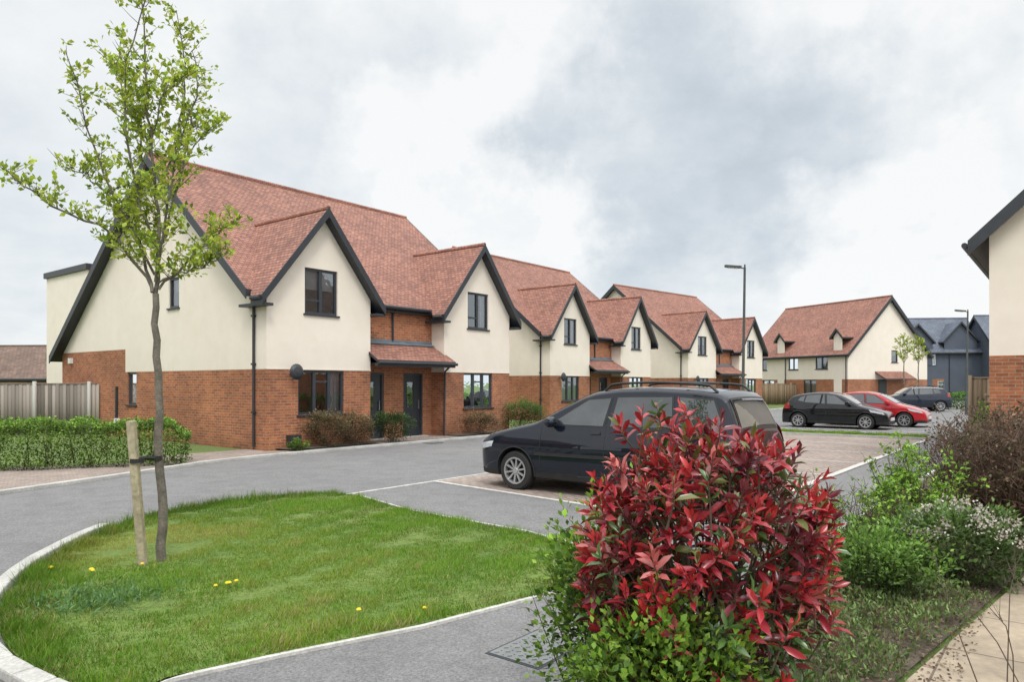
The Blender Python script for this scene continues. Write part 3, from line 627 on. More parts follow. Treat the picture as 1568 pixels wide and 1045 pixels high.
e=empty('tree_stake'); mb=MB(); mb.beam((-3.60,7.02,-.05),(-3.70,6.98,1.44),.075,.075,0,up=(0,1,0)); mb.obj('post',[M_postw],e,bevel=.012)
mb=MB(); mb.lathe([(.062,-.02),(.066,-.02),(.066,.02),(.062,.02)],(-3.655,7.0,1.05),'z',14); mb.tube([(-3.66,7.0,1.06),(-3.60,7.08,1.07),(-3.545,7.13,1.06)],.02,6); mb.lathe([(.048,-.02),(.052,-.02),(.052,.02),(.048,.02)],(-3.545,7.17,1.06),'z',14)
mb.obj('rubber_tie',[M_rubber],e)
for x,y in ((30.0,55.0),(31.9,56.4)):
    bb=[([(228,450),(229,380),(228,300),(224,230)],0,.03),([(227,440),(212,380),(205,310),(212,260)],.2,.02),([(229,440),(248,380),(250,310),(243,262)],-.2,.02)]
    yt('young_street_tree',(x,y),.0105,bb,TR,5+int(x),5,LG,L=.13,tw=4,rad0=.05)
# ---------------------------------------------------------------- hedge
def hedge(name,a,b,wid,h,n,L,cols):
    e=empty(name); a=np.array(a);b=np.array(b); ln=np.linalg.norm(b-a); d=(b-a)/ln; q=np.array([-d[1],d[0]])
    x=rng.uniform(-.02,1.02,n)*ln
    face=rng.random(n); inn=rng.random(n)**2*.2
    v=np.where(face<.45,-wid/2+inn,np.where(face<.6,wid/2-inn,rng.uniform(-wid/2,wid/2,n))); z=np.where(face<.6,rng.uniform(.03,1,n)*h,h-inn)
    XY=a+np.outer(x,d); l=lown(XY,4,9)*.07+lown(np.c_[x*2,z*3],3,2)*.06; z=z+np.where(face>=.6,l*1.3,0)+rng.normal(size=n)*.035; v=v+np.where(face<.45,-l,l)
    ro=np.clip((z/h-.6)/.4,0,1)**1.5*.16; v=v-np.sign(v)*ro
    endf=np.clip((np.abs(x/ln-.5)-.46)/.05,0,1); z=z*(1-.25*endf); z=np.maximum(z,.02)
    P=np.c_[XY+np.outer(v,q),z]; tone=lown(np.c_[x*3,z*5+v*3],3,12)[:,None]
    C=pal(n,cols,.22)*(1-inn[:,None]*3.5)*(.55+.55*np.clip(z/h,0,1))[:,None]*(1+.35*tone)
    leaves('foliage',P,rng.normal(size=(n,3))+np.array([0,0,.5]),L*rng.uniform(.7,1.3,n),.6,np.clip(C,.003,1),parent=e)
    mb=MB(); 
    for i in range(int(ln*6)):
        p=a+d*rng.uniform(0,ln); s=Vector((p[0],p[1],0)); mb.tube([s,s+Vector((rng.normal()*.1,rng.normal()*.1,h*.8))],[.012,.005],5)
    mb.obj('stems',[M_twig],e); return e
HG=[(.14,.27,.03),(.18,.32,.04),(.08,.17,.022),(.24,.37,.06)]
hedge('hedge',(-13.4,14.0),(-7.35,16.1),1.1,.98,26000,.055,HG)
# ---------------------------------------------------------------- fences
def fence(name,a,b,h,cols,post=True):
    e=empty(name); a=Vector(a);b=Vector(b); d=(b-a).normalized(); L=(b-a).length; n=Vector((-d.y,d.x)); V=[];F=[];C=[]
    def bx(p0,p1,t,z0,z1,c,off=0):
        i=len(V); q0=p0+n*(off-t/2);q1=p1+n*(off-t/2);q2=p1+n*(off+t/2);q3=p0+n*(off+t/2)
        for z in (z0,z1):
            for q in (q0,q1,q2,q3): V.append((q.x,q.y,z)); C.append(c)
        for f in ((0,1,2,3),(4,7,6,5),(0,4,5,1),(1,5,6,2),(2,6,7,3),(3,7,4,0)):
            F.append((i+f[0],i+f[1],i+f[2]));F.append((i+f[0],i+f[2],i+f[3]))
    x=0;k=0
    while x<L:
        c=np.array(cols[rng.integers(len(cols))])*rng.uniform(.7,1.2); bx(a+d*x,a+d*(x+.118),.02,.05,h-.04+rng.uniform(-.008,.008),c,.012*(k%2)); x+=.122;k+=1
    bx(a,b,.05,h-.04,h,np.array(cols[0])*1.1,.006)
    x=0
    while x<=L+.01:
        bx(a+d*x,a+d*(x+.1),.1,0,h+.06,(.45,.44,.41) if post else np.array(cols[0]),-.03); x+=1.83
    tri_mesh('panels',np.array(V),np.array(F),np.array([tuple(c) for c in C]),M_board,e); return e
GW=[(.25,.22,.19),(.31,.275,.24),(.20,.175,.15)]
fence('timber_fence',(-24,24.5),W(-.1,-9.6).xy,1.82,GW); 
fence('timber_fence',(17.5,58),(24.5,62),1.8,[(.26,.19,.12),(.2,.15,.1)],False)
fence('timber_fence',(14.1,22.2),(16.4,20.6),2.0,[(.32,.25,.17),(.38,.30,.21)],False)
# ---------------------------------------------------------------- shrubs near houses
BRN=[(.22,.16,.08),(.13,.15,.05),(.26,.20,.11),(.15,.09,.05)]
def shS(name,s,p,*a,**k): v=W(s,p); return shrub(name,v.x,v.y,*a,**k)
shS('brown_shrub',1.6,1.05,.65,.45,0,1.0,4200,.05,BRN); shS('brown_shrub',2.6,1.05,.6,.45,0,.9,3600,.05,BRN)
shS('green_shrub',3.9,1.15,.62,.5,0,1.05,5200,.05,[(.05,.10,.03),(.07,.13,.035),(.11,.17,.05)])
shS('green_shrub',.5,1.4,.3,.25,0,.35,900,.05,HG)
shS('brown_shrub',8.0,1.1,.9,.4,0,.8,3200,.05,BRN); shS('green_shrub',10.4,1.2,.85,.6,0,1.15,5200,.055,[(.08,.17,.03),(.11,.20,.04)])
shS('green_shrub',19.0,-1.3,1.0,.5,0,.9,2500,.07,HG); shS('green_shrub',25,-1.4,1.2,.6,0,.9,2500,.07,HG)
shrub('brown_shrub',-17.5,22.5,1.3,.7,0,1.05,4000,.06,BRN)
# ---------------------------------------------------------------- street lamps
def lamp(name,x,y,H,ang):
    e=empty(name); mb=MB(); mb.tube([(0,0,0),(0,0,1.0),(0,0,1.02),(0,0,H-.1),(0,0,H)],[.085,.085,.055,.042,.04],12)
    mb.tube([(0,0,H-.05),(.12,0,H-.02),(.25,0,H)],.025,8)
    mb.prism([(.12,-.09,H-.03),(.22,-.13,H-.03),(.66,-.12,H+.01),(.72,0,H+.015),(.66,.12,H+.01),(.22,.13,H-.03),(.12,.09,H-.03)],(0,0,.075),0)
    mb.prism([(.25,-.1,H-.045),(.6,-.09,H-.015),(.6,.09,H-.015),(.25,.1,H-.045)],(0,0,.012),1)
    mb.tube([(0,0,H),(0,0,H+.1)],.03,8); mb.box(-.04,.04,-.088,-.08,.4,.85,0)
    mb.obj('post_and_head',[M_lamp,M_white],e,bevel=.004); e.matrix_world=Matrix.Translation((x,y,0))@Matrix.Rotation(ang,4,'Z')@Matrix.Rotation(math.radians(-.8),4,'Y'); return e
lamp('street_lamp',8.4,26.2,6.05,math.radians(170)); lamp('street_lamp',26.3,41.6,6.0,math.radians(172)); lamp('street_lamp',47.0,62,6.0,math.radians(172))
# ---------------------------------------------------------------- cars
def paint(name,c,metal=.0):
    m,t,b=nt(name); f=noise(t,coord(t),1.2,4); col=ramp(t,f,[(.3,tuple(x*.9 for x in c)),(.7,tuple(x*1.15 for x in c))]); t.links.new(col,b.inputs['Base Color'])
    b.inputs['Metallic'].default_value=metal; b.inputs['Roughness'].default_value=.25; b.inputs['Specular IOR Level'].default_value=.1; b.inputs['Coat Weight'].default_value=1; b.inputs['Coat Roughness'].default_value=.01
    return m
m,t,b=nt('car_glass'); f=noise(t,coord(t),1.6,4); col=ramp(t,f,[(.35,(.010,.013,.016)),(.65,(.045,.054,.060))]); t.links.new(col,b.inputs['Base Color']); b.inputs['Roughness'].default_value=.01; b.inputs['Coat Weight'].default_value=1.; b.inputs['Coat Roughness'].default_value=.005; b.inputs['Specular IOR Level'].default_value=1.; M_cglass=m
M_rim=noisy('alloy_wheel',(.42,.42,.43),(.55,.55,.56),5,.35,metal=.7)
M_red=noisy('tail_light_red',(.22,.008,.008),(.30,.015,.012),5,.2,coat=1); M_lens=noisy('headlight_lens',(.45,.47,.5),(.65,.67,.7),8,.1,coat=1)
M_chrome=noisy('chrome',(.6,.6,.6),(.7,.7,.7),5,.12,metal=1); M_plate=noisy('number_plate',(.6,.5,.08),(.65,.55,.1),5,.5)
def car(name,M,P):
    e=empty(name); L,Wh,belt,zb=P['L'],P['W'],P['belt'],P.get('zb',.2); px=[a for a,b in P['top']]; pz=[b for a,b in P['top']]
    def T(x):
        h=.05 if .1<x<L-.1 else .012
        return float(np.mean(np.interp([x-h,x-h/2,x,x+h/2,x+h],px,pz)))
    B=lambda x: belt[0]+(belt[1]-belt[0])*x/L
    def Wp(x):
        a=max(0,(.75-x)/.75); r=max(0,(x-(L-.6))/.6); return Wh*(1-.10*a**2-.22*a**8)*(1-.07*r**2-.10*r**9)
    def ys(x,z):
        w=Wp(x); b_=B(x)
        q=1-.075*((min(z,b_)-.62)/.45)**2+ .010/(1+math.exp(-(z-.74)*90))
        y=w*q
        if z>b_: y-=P.get('tumble',.27)*(z-b_)
        return y
    xs=sorted(set([0,.01,.03,.06,.1,.15,.2]+list(np.linspace(.25,L-.25,58))+[L-.2,L-.15,L-.1,L-.06,L-.03,L-.01,L]+[a for a in px if 0<a<L]))
    def sec(x):
        t=T(x); z1=max(t-.10,zb+.06); pts=[(0,zb)]; pts.append((ys(x,zb)-.08,zb))
        for z in np.linspace(zb+.03,z1,22): pts.append((ys(x,z),z))
        y1=ys(x,z1); h=t-z1
        for a in (22,45,68,90): a=math.radians(a); pts.append((y1-.13*(1-math.cos(a)),z1+h*.8*math.sin(a)))
        y2=y1-.13
        for f in (.75,.5,.25,0): pts.append((y2*f,t-.2*h*f*f))
        return pts
    V=[];F=[];secs=[sec(x) for x in xs]
    ring=[]
    for x,s in zip(xs,secs):
        r=[]; 
        for y,z in s: r.append(len(V)); V.append((x,-y,z))
        for y,z in s[-2:0:-1]: r.append(len(V)); V.append((x,y,z))
        ring.append(r)
    n=len(ring[0])
    for i in range(len(ring)-1):
        for j in range(n): F.append((ring[i][j],ring[i][(j+1)%n],ring[i+1][(j+1)%n],ring[i+1][j]))
    F.append(tuple(ring[0])); F.append(tuple(ring[-1][::-1]))
    mb=MB(); mb.v=V; mb.f=F; mb.m=[0]*len(F)
    o=mb.obj('body',[P['paint'],M_rubber],smooth=True)
    R=P['R']; c=MB()
    for xw in P['wx']:
        for sg in (-1,1):
            i=len(c.v); nn=36; rr=R+.055
            for yy in (sg*(Wh+.2),sg*(Wh-.33)):
                for k in range(nn): a=2*math.pi*k/nn; c.v.append((xw+rr*math.cos(a),yy,R+.01+rr*math.sin(a)))
            for k in range(nn): c.f.append((i+k,i+(k+1)%nn,i+nn+(k+1)%nn,i+nn+k))
            c.f.append(tuple(i+k for k in range(nn))); c.f.append(tuple(i+nn+k for k in range(nn))[::-1]); c.m+= [0]*(nn+2)
    cut(o,c); me=o.data
    for p in me.polygons:
        ce=p.center; near=min(abs(math.hypot(ce.x-xw,ce.z-R-.01)-(R+.055)) for xw in P['wx'])
        if (near<.006 and abs(p.normal.y)<.35 and abs(ce.y)>Wh-.5) : p.material_index=1
        elif any(math.hypot(ce.x-xw,ce.z-R-.01)<R+.05 for xw in P['wx']) and abs(abs(ce.y)-(Wh-.33))<.01: p.material_index=1
        elif ce.z<zb+.12: p.material_index=1
        p.use_smooth = p.material_index==0
    if hasattr(me,'set_sharp_from_angle'): me.set_sharp_from_angle(angle=math.radians(40))
    o.parent=e
    d=MB()
    def sp(c4,off,m,nu=8,nv=5,sides=(-1,1)):
        for sg in sides:
            g=[[None]*(nv+1) for _ in range(nu+1)]
            for i in range(nu+1):
                for j in range(nv+1):
                    u=i/nu;v=j/nv
                    x=(c4[0][0]*(1-u)+c4[1][0]*u)*(1-v)+(c4[3][0]*(1-u)+c4[2][0]*u)*v
                    z=(c4[0][1]*(1-u)+c4[1][1]*u)*(1-v)+(c4[3][1]*(1-u)+c4[2][1]*u)*v
                    g[i][j]=len(d.v); d.v.append((x,sg*(ys(x,z)+off),z))
            for i in range(nu):
                for j in range(nv): d.f.append((g[i][j],g[i+1][j],g[i+1][j+1],g[i][j+1])); d.m.append(m)
    def tp(x0,x1,f0,f1,off,m,nx=12,ny=10):
        g=[]
        for i in range(nx+1):
            x=x0+(x1-x0)*i/nx; t=T(x); z1=max(t-.1,zb+.06); y2=ys(x,z1)-.13; row=[]
            sl=(T(x+.02)-T(x-.02))/.04; nl=math.hypot(sl,1)
            for j in range(ny+1):
                f=f0+(f1-f0)*j/ny; y=y2*f; z=t-.02*f*f; row.append(len(d.v)); d.v.append((x-sl/nl*off,y,z+off/nl))
            g.append(row)
        for i in range(nx):
            for j in range(ny): d.f.append((g[i][j],g[i+1][j],g[i+1][j+1],g[i][j+1])); d.m.append(m)
    for w in P['wins']:
        cx=sum(a for a,b in w)/4; cz=sum(b for a,b in w)/4
        big=[(a+(.028 if a>cx else -.028),b+(.022 if b>cz else -.022)) for a,b in w]; sp(big,.004,2); sp(w,.010,1)
    tp(P['ws'][0]-.03,P['ws'][1]+.02,-1.05,1.05,.004,2); tp(P['ws'][0],P['ws'][1],-1.0,1.0,.010,1)
    tp(P['rw'][0]-.02,P['rw'][1]+.02,-1.0,1.0,.006,2); tp(P['rw'][0],P['rw'][1],-.93,.93,.012,1)
    for x,z0,z1 in P['seams']: sp([(x-.006,z0),(x+.006,z0),(x+.006,z1),(x-.006,z1)],.003,2,1,8)
    a=P['wx'][0]+R+.08; b_=P['wx'][1]-R-.08; sp([(a,zb+.17),(b_,zb+.17),(b_,zb+.18),(a,zb+.18)],.003,2,20,1)
    if P.get('mould'): z=P['mould']; sp([(a,z),(b_,z+.02),(b_,z+.075),(a,z+.055)],.014,2,20,1)
    for h in P['handles']:
        zz=B(h)-.10; sp([(h,zz),(h+.17,zz+.005),(h+.17,zz+.035),(h,zz+.03)],.03,0,3,1); sp([(h-.01,zz-.01),(h+.18,zz-.005),(h+.18,zz+.045),(h-.01,zz+.04)],.006,2,3,1)
    for xw in P['wx']:
        for sg in (-1,1):
            pts=[]
            for k in range(19):
                a=math.radians(-12+k*204/18); x=xw+(R+.058)*math.cos(a); z=R+.01+(R+.058)*math.sin(a)
                if z>zb+.03: pts.append((x,sg*(ys(x,z)+.001),z))
            d.tube(pts,.013,5,2 if P.get('mould') else 0)
    sp(P['head'],.008,3,8,4); sp(P['tail'],.010,4,6,4); 
    def fb(y0,y1,z0,z1,x0,x1,m): d.box(x0,x1,y0,y1,z0,z1,m)
    fb(-.26,.26,.36,.47,-.035,.02,6); fb(-.45,.45,.24,.33,-.012,.02,2)
    fb(-.26,.26,P['rpz'],P['rpz']+.11,L-.03,L+.02,7)
    mx,mz=P['mirror']
    for sg in (-1,1):
        y=ys(mx,mz); d.lathe([(.001,-.10),(.06,-.085),(.085,-.03),(.085,.06),(.07,.09),(.001,.095)],(mx-.02,sg*(y+.14),mz+.04),'y',14,0)
        d.beam((mx,sg*(y-.02),mz-.02),(mx,sg*(y+.1),mz+.02),.05,.04,2)
    if P.get('rails'):
        x0,x1=P['rails']
        for sg in (-1,1):
            yy=lambda x: sg*(ys(x,T(x)-.1)-.10)
            pts=[(x0,yy(x0),T(x0)-.02)]+[(x,yy(x),T(x)+.06) for x in np.linspace(x0+.12,x1-.12,10)]+[(x1,yy(x1),T(x1)-.02)]
            d.tube(pts,.02,8,2)
        for x in (x0+.5,x1-.5): d.tube([(x,-ys(x,T(x)-.1)+.1,T(x)+.06),(x,0,T(x)+.07),(x,ys(x,T(x)-.1)-.1,T(x)+.06)],.016,6,2)
    d.obj('windows_and_trim',[P['paint'],M_cglass,M_plastic,M_lens,M_red,M_chrome,M_white,M_plate],e,smooth=False,recalc=True)
    w=MB(); tw=.105
    for xw in P['wx']:
        for sg in (-1,1):
            c=(xw,sg*(Wh-.115),R); ri=R*.66
            w.lathe([(ri,-tw),(R*.90,-tw),(R*.97,-tw*.8),(R,-tw*.45),(R,tw*.45),(R*.97,tw*.8),(R*.90,tw),(ri,tw),(ri,-tw)],c,'y',40,0)
            w.lathe([(ri+.004,sg*tw*.98),(ri+.006,sg*(tw+.006)),(ri-.02,sg*(tw+.004)),(ri-.025,sg*tw*.3)],c,'y',40,1)
            w.lathe([(.001,sg*tw*.2),(ri-.01,sg*tw*.2)],c,'y',30,2)
            w.lathe([(.001,sg*(tw*.95)),(.045,sg*tw*.95),(.06,sg*tw*.6)],c,'y',16,1)
            ns=P.get('spokes',9)
            for k in range(ns):
                a=2*math.pi*k/ns+.2; dd=Vector((math.cos(a),0,math.sin(a))); cc=Vector(c)+Vector((0,sg*tw*.66,0)); w.beam(cc+dd*.04,cc+dd*(ri-.012)+Vector((0,sg*.01,0)),.03,.036,1,up=(0,1,0))
    w.obj('wheels',[M_rubber,M_rim,M_plastic],e)
    e.matrix_world=M; return e
PV=paint('navy_black_paint',(.005,.008,.016))
VAN=dict(L=4.85,W=.985,belt=(1.08,1.14),zb=.22,paint=PV,R=.335,wx=(.93,3.93),tumble=.30,spokes=10,
 top=[(0,.50),(.012,.62),(.05,.76),(.12,.84),(.3,.94),(.7,1.05),(1.25,1.17),(1.34,1.20),(1.8,1.44),(2.2,1.63),(2.4,1.695),(2.8,1.745),(3.4,1.76),(4.1,1.73),(4.4,1.69),(4.50,1.64),(4.60,1.45),(4.72,1.14),(4.79,.95),(4.835,.80),(4.85,.62)],
 wins=[[(1.62,1.14),(2.60,1.14),(2.68,1.57),(2.28,1.54)],[(2.73,1.14),(3.76,1.15),(3.70,1.60),(2.80,1.585)],[(3.86,1.155),(4.52,1.17),(4.34,1.56),(3.82,1.60)]],
 ws=(1.40,2.24),rw=(4.53,4.70),seams=[(1.45,.42,1.10),(2.66,.36,1.60),(3.79,.72,1.12)],mould=.62,handles=(2.40,2.85),
 head=[(.13,.66),(.42,.72),(.46,.82),(.16,.77)],tail=[(4.66,.90),(4.79,.90),(4.74,1.12),(4.65,1.22)],gz=.7,rpz=.62,mirror=(1.72,1.14),rails=(2.5,4.35))
def CM(s,p,ang): 
    v=W(s,p); return Matrix.Translation(v)@Matrix.Rotation(ang,4,'Z')
AN=math.atan2(NY,NX)
car('parked_minivan',CM(-.42,9.12,AN),VAN)
HB=dict(L=3.98,W=.87,belt=(.90,1.02),zb=.2,R=.31,wx=(.78,3.30),tumble=.36,spokes=8,
 top=[(0,.42),(.012,.55),(.06,.66),(.15,.72),(.5,.84),(.95,.95),(1.05,.98),(1.6,1.29),(1.85,1.40),(2.2,1.46),(2.7,1.46),(3.2,1.40),(3.5,1.33),(3.58,1.28),(3.78,1.02),(3.88,.93),(3.95,.78),(3.98,.55)],
 wins=[[(1.42,.97),(2.18,1.0),(2.22,1.36),(1.90,1.31)],[(2.27,1.0),(3.05,1.05),(2.98,1.33),(2.31,1.365)],[(3.10,1.07),(3.32,1.12),(3.22,1.25),(3.04,1.31)]],
 ws=(1.10,1.72),rw=(3.58,3.77),seams=[(1.22,.35,.93),(2.23,.33,1.36),(3.06,.65,1.05)],mould=None,handles=(1.95,2.85),
 head=[(.12,.60),(.60,.70),(.66,.80),(.18,.70)],tail=[(3.62,.78),(3.90,.78),(3.84,.96),(3.66,1.04)],gz=.6,rpz=.6,mirror=(1.42,.98))
h=dict(HB); h['paint']=paint('black_paint',(.006,.007,.009)); car('parked_hatchback',CM(20.15,11.85,AN+math.pi),h)
h=dict(HB); h['paint']=paint('red_paint',(.40,.012,.018)); car('parked_hatchback',CM(22.7,12.75,AN+math.pi),h)
SUV=dict(HB); SUV.update(paint=paint('dark_blue_paint',(.010,.016,.032)),R=.35,zb=.26,belt=(1.02,1.10),L=4.2,wx=(.85,3.5),W=.9,
 top=[(0,.55),(.012,.7),(.06,.82),(.15,.90),(.5,.99),(1.0,1.08),(1.1,1.1),(1.6,1.42),(1.85,1.56),(2.3,1.62),(3.0,1.62),(3.6,1.56),(3.8,1.50),(4.0,1.14),(4.12,1.0),(4.18,.8),(4.2,.6)],
 wins=[[(1.45,1.09),(2.2,1.1),(2.25,1.5),(1.9,1.45)],[(2.3,1.1),(3.1,1.14),(3.05,1.47),(2.34,1.505)],[(3.18,1.15),(3.55,1.2),(3.42,1.40),(3.12,1.45)]],ws=(1.16,1.75),rw=(3.82,3.98),seams=[(1.25,.4,1.05),(2.27,.4,1.5),(3.14,.7,1.12)],head=[(.12,.75),(.6,.84),(.66,.95),(.18,.85)],tail=[(3.9,.95),(4.12,.95),(4.05,1.15),(3.92,1.25)],mirror=(1.45,1.1),rails=(2.0,3.6))
car('parked_suv',Matrix.Translation((24.2,47.6,0))@Matrix.Rotation(math.radians(-14),4,'Z'),SUV)
# ---------------------------------------------------------------- foreground photinia
def photinia():
    global rng; rng=np.random.default_rng(21); e=empty('red_photinia_bush'); cx,cy,cz=.92,3.40,.90; P=[];D=[];C=[];Ls=[]; mb=MB()
    lf=lobes(24); ns=520
    for i in range(ns):
        u=nrm(rng.normal(size=(1,3)))[0]; u[2]=abs(u[2])*(1 if rng.random()<.62 else -.75)
        r=(.52+.48*rng.random()**.5)*(1+np.clip(lf(u[None])[0],-.35,.15))
        rr=np.array([.55,.50,.69]) if u[2]>0 else np.array([.53,.48,.74])
        tip=np.array([cx,cy,cz])+u*rr*r
        if u[2]>.35 and rng.random()<.35: tip=tip+u*rng.uniform(.02,.07)+np.array([0,0,rng.uniform(.02,.09)])
        if tip[2]<.1: continue
        gd=nrm((u*np.array([1,1,.4])*.65+np.array([0,0,.95])+rng.normal(size=3)*.24)[None])[0]
        low=np.clip((.95-tip[2])/.6,0,1)
        young = rng.random()< (.90 if (r>.82 and u[2]>-.05) else (.58 if r>.72 else .2))*(1-.6*low)
        ln=rng.uniform(.08,.18) if young else .12
        base=tip-gd*ln; mb.tube([Vector(base-gd*.12+rng.normal(size=3)*.02),Vector(base),Vector(tip)],[.005,.0035,.002],4,caps=False)
        nl=int(rng.integers(9,14)); hue=rng.random(); ph=rng.uniform(0,6.28)
        a1=np.cross(gd,[.3,.2,.9]); a1/=np.linalg.norm(a1); a2=np.cross(gd,a1)
        for k in range(nl):
            f=k/nl; a=ph+k*2.4; out=math.cos(a)*a1+math.sin(a)*a2; sp_=1.25-1.0*f if young else 1.5-.7*f
            d=gd*(.35+.9*f)+out*sp_+np.array([0,0,-.2*(1-f)])+rng.normal(size=3)*.18
            P.append(base+gd*ln*f); D.append(d); Ls.append((.102-.042*f)*rng.uniform(.72,1.2))
            if young:
                c=np.array([.31,.022,.036])*(1-f)+np.array([.50,.040,.042])*f; c=c*(.55+.8*hue)
                if hue<.28: c=np.array([.16,.030,.042])*rng.uniform(.7,1.4)
                if hue>.88: c=np.array([.50,.13,.12])*rng.uniform(.7,1.2)
                if rng.random()<.12: c=np.array([.14,.15,.04])
            else: c=np.array([.065,.125,.032])*rng.uniform(.7,1.6) if rng.random()<.8 else np.array([.15,.035,.035])*rng.uniform(.7,1.4)
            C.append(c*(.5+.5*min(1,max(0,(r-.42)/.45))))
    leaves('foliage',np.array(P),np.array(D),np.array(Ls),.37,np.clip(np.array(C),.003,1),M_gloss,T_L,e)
    for i in range(26):
        a=rng.uniform(0,6.28); q=rng.uniform(.2,.9); t=Vector((cx+math.cos(a)*.5*q,cy+math.sin(a)*.45*q,cz+.5*(1-q*q)+rng.uniform(-.3,.1))); b=Vector((cx+rng.normal()*.06,cy+rng.normal()*.06,0))
        mb.tube([b,b.lerp(t,.5)+Vector((0,0,.12)),t],[.014,.009,.004],6,caps=False)
    mb.obj('stems',[M_twig],e,recalc=False)
photinia()
FG=[(.20,.36,.04),(.15,.28,.03),(.28,.43,.06),(.09,.19,.025)]
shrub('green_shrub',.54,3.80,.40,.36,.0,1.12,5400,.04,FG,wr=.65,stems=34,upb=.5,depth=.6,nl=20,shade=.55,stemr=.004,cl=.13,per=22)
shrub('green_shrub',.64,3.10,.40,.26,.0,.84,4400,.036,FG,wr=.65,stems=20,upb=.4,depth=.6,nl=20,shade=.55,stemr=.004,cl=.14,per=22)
twiggy('twiggy_shrub',.48,3.85,.42,1.05,24,M_twig,900,FG,.038,.0025)
# bed on the right
RT=noisy('reddish_twigs',(.08,.05,.035),(.14,.09,.065),8,.9)
BL=[(.15,.09,.055),(.19,.125,.08),(.09,.10,.04),(.08,.05,.035)]
twiggy('brown_twiggy_bush',5.4,7.6,.98,1.58,400,RT,10000,BL,.042,.006)
twiggy('brown_twiggy_bush',6.7,9.3,1.1,1.6,230,RT,6500,BL,.045,.006)
YG=[(.22,.40,.04),(.27,.45,.06),(.15,.29,.035)]
twiggy('green_twiggy_bush',4.1,7.35,.46,1.18,64,M_twig,3600,YG,.048,.005)
twiggy('green_twiggy_bush',3.6,6.9,.55,.85,46,M_twig,900,YG,.042,.004)
twiggy('bare_twiggy_bush',3.3,7.4,.6,.9,44,M_twig,300,YG,.04,.004)
shrub('green_shrub',3.0,6.1,.62,.55,0,.52,6500,.04,[(.14,.27,.04),(.10,.20,.03),(.19,.32,.06)],stems=20,nl=24,depth=.6,per=24,cl=.14)
shrub('white_flowering_shrub',3.95,6.35,.58,.42,0,.70,4800,.05,[(.12,.20,.05),(.08,.15,.03),(.16,.25,.08)],stems=20,nl=20)
e=empty('flower_clusters'); n=1300; K=60; a=rng.uniform(0,6.28,K); q=np.sqrt(rng.random(K)); Q=np.c_[3.95+np.cos(a)*.54*q,6.3+np.sin(a)*.40*q,.72-.28*q*q+rng.normal(size=K)*.03]
k=Q[rng.integers(0,K,n)]+rng.normal(size=(n,3))*.026; leaves('foliage',k,rng.normal(size=(n,3))+np.array([0,0,1]),.024,.85,pal(n,[(.62,.58,.52),(.68,.65,.58),(.55,.43,.40)],.1),parent=e)
e=empty('ground_cover_planting'); n=44000; s=rng.uniform(-9.2,-1.0,n); p=rng.uniform(15.4,16.95,n)
lim=16.60+.14*(s+6.1)+.1*np.sin(s*9)+.06*np.sin(s*23); keep=p<lim; s=s[keep];p=p[keep]
XY=np.c_[CX+s*DX+p*NX,CY+s*DY+p*NY]; l=lown(XY,5,4); z=np.clip(.13+.13*l,.012,.36)*rng.random(len(l))**.55
keep=(l>-.6)|(rng.random(len(l))<.2); XY=XY[keep];z=z[keep];n=len(z); tn=(1+.35*lown(XY,9,6))[:,None]
leaves('foliage',np.c_[XY,z+.03],rng.normal(size=(n,3))*.7+np.array([0,0,1.]),.04*rng.uniform(.6,1.4,n),.36,np.clip(pal(n,[(.14,.22,.06),(.09,.15,.04),(.19,.27,.09),(.16,.13,.07)],.25)*tn,.004,1),parent=e)
e=empty('leaf_litter'); n=9000; s=rng.uniform(-9.2,0,n); p=rng.uniform(15.35,16.95,n); XY=np.c_[CX+s*DX+p*NX,CY+s*DY+p*NY]
leaves('foliage',np.c_[XY,np.full(n,.05)],np.c_[rng.normal(size=(n,2)),rng.normal(size=n)*.2],.03*rng.uniform(.5,1.3,n),.5,pal(n,[(.18,.12,.07),(.10,.065,.04),(.27,.20,.13)],.25),parent=e)
e=empty('bare_twig_shrub'); mb=MB(); rng=np.random.default_rng(3)
for i in range(18):
    b=Vector((3.0+rng.normal()*.12,4.05+rng.normal()*.12,.02)); a=rng.uniform(-1.0,2.2); q=rng.uniform(.15,.65); h=rng.uniform(.3,.95); t=b+Vector((math.cos(a)*q,math.sin(a)*q,h)); m=b.lerp(t,.5)+Vector((rng.normal()*.04,rng.normal()*.04,.12))
    mb.tube([b,b.lerp(m,.6)+Vector(rng.normal(size=3)*.01),m,m.lerp(t,.5)+Vector(rng.normal(size=3)*.03),t],[.004,.0035,.003,.0022,.001],5,caps=False)
    for k in range(4):
        f=rng.uniform(.1,1); p0=m.lerp(t,f); dd=Vector(rng.normal(size=3)*.08)+Vector((0,0,.07)); mb.tube([p0,p0+dd],[.0018,.0008],4,caps=False)
mb.obj('twigs',[M_twig],e,recalc=False)
hedge('hedge',W(9,15.9).xy,W(30,15.9).xy,1.0,1.05,15000,.09,[(.17,.33,.04),(.22,.40,.06),(.12,.24,.03)])
hedge('hedge',(30,50),(40,52),1.2,1.1,5000,.14,[(.10,.22,.03),(.14,.28,.04)])
e=empty('distant_trees'); n=14000; x=rng.uniform(-160,160,n); y=150+rng.normal(size=n)*4; hh=(3.2+1.6*lown(np.c_[x,x],.18,3)); z=hh*rng.random(n)
leaves('foliage',np.c_[x,y,z],rng.normal(size=(n,3)),1.1,.7,pal(n,[(.05,.08,.04),(.07,.10,.05)],.2),parent=e)
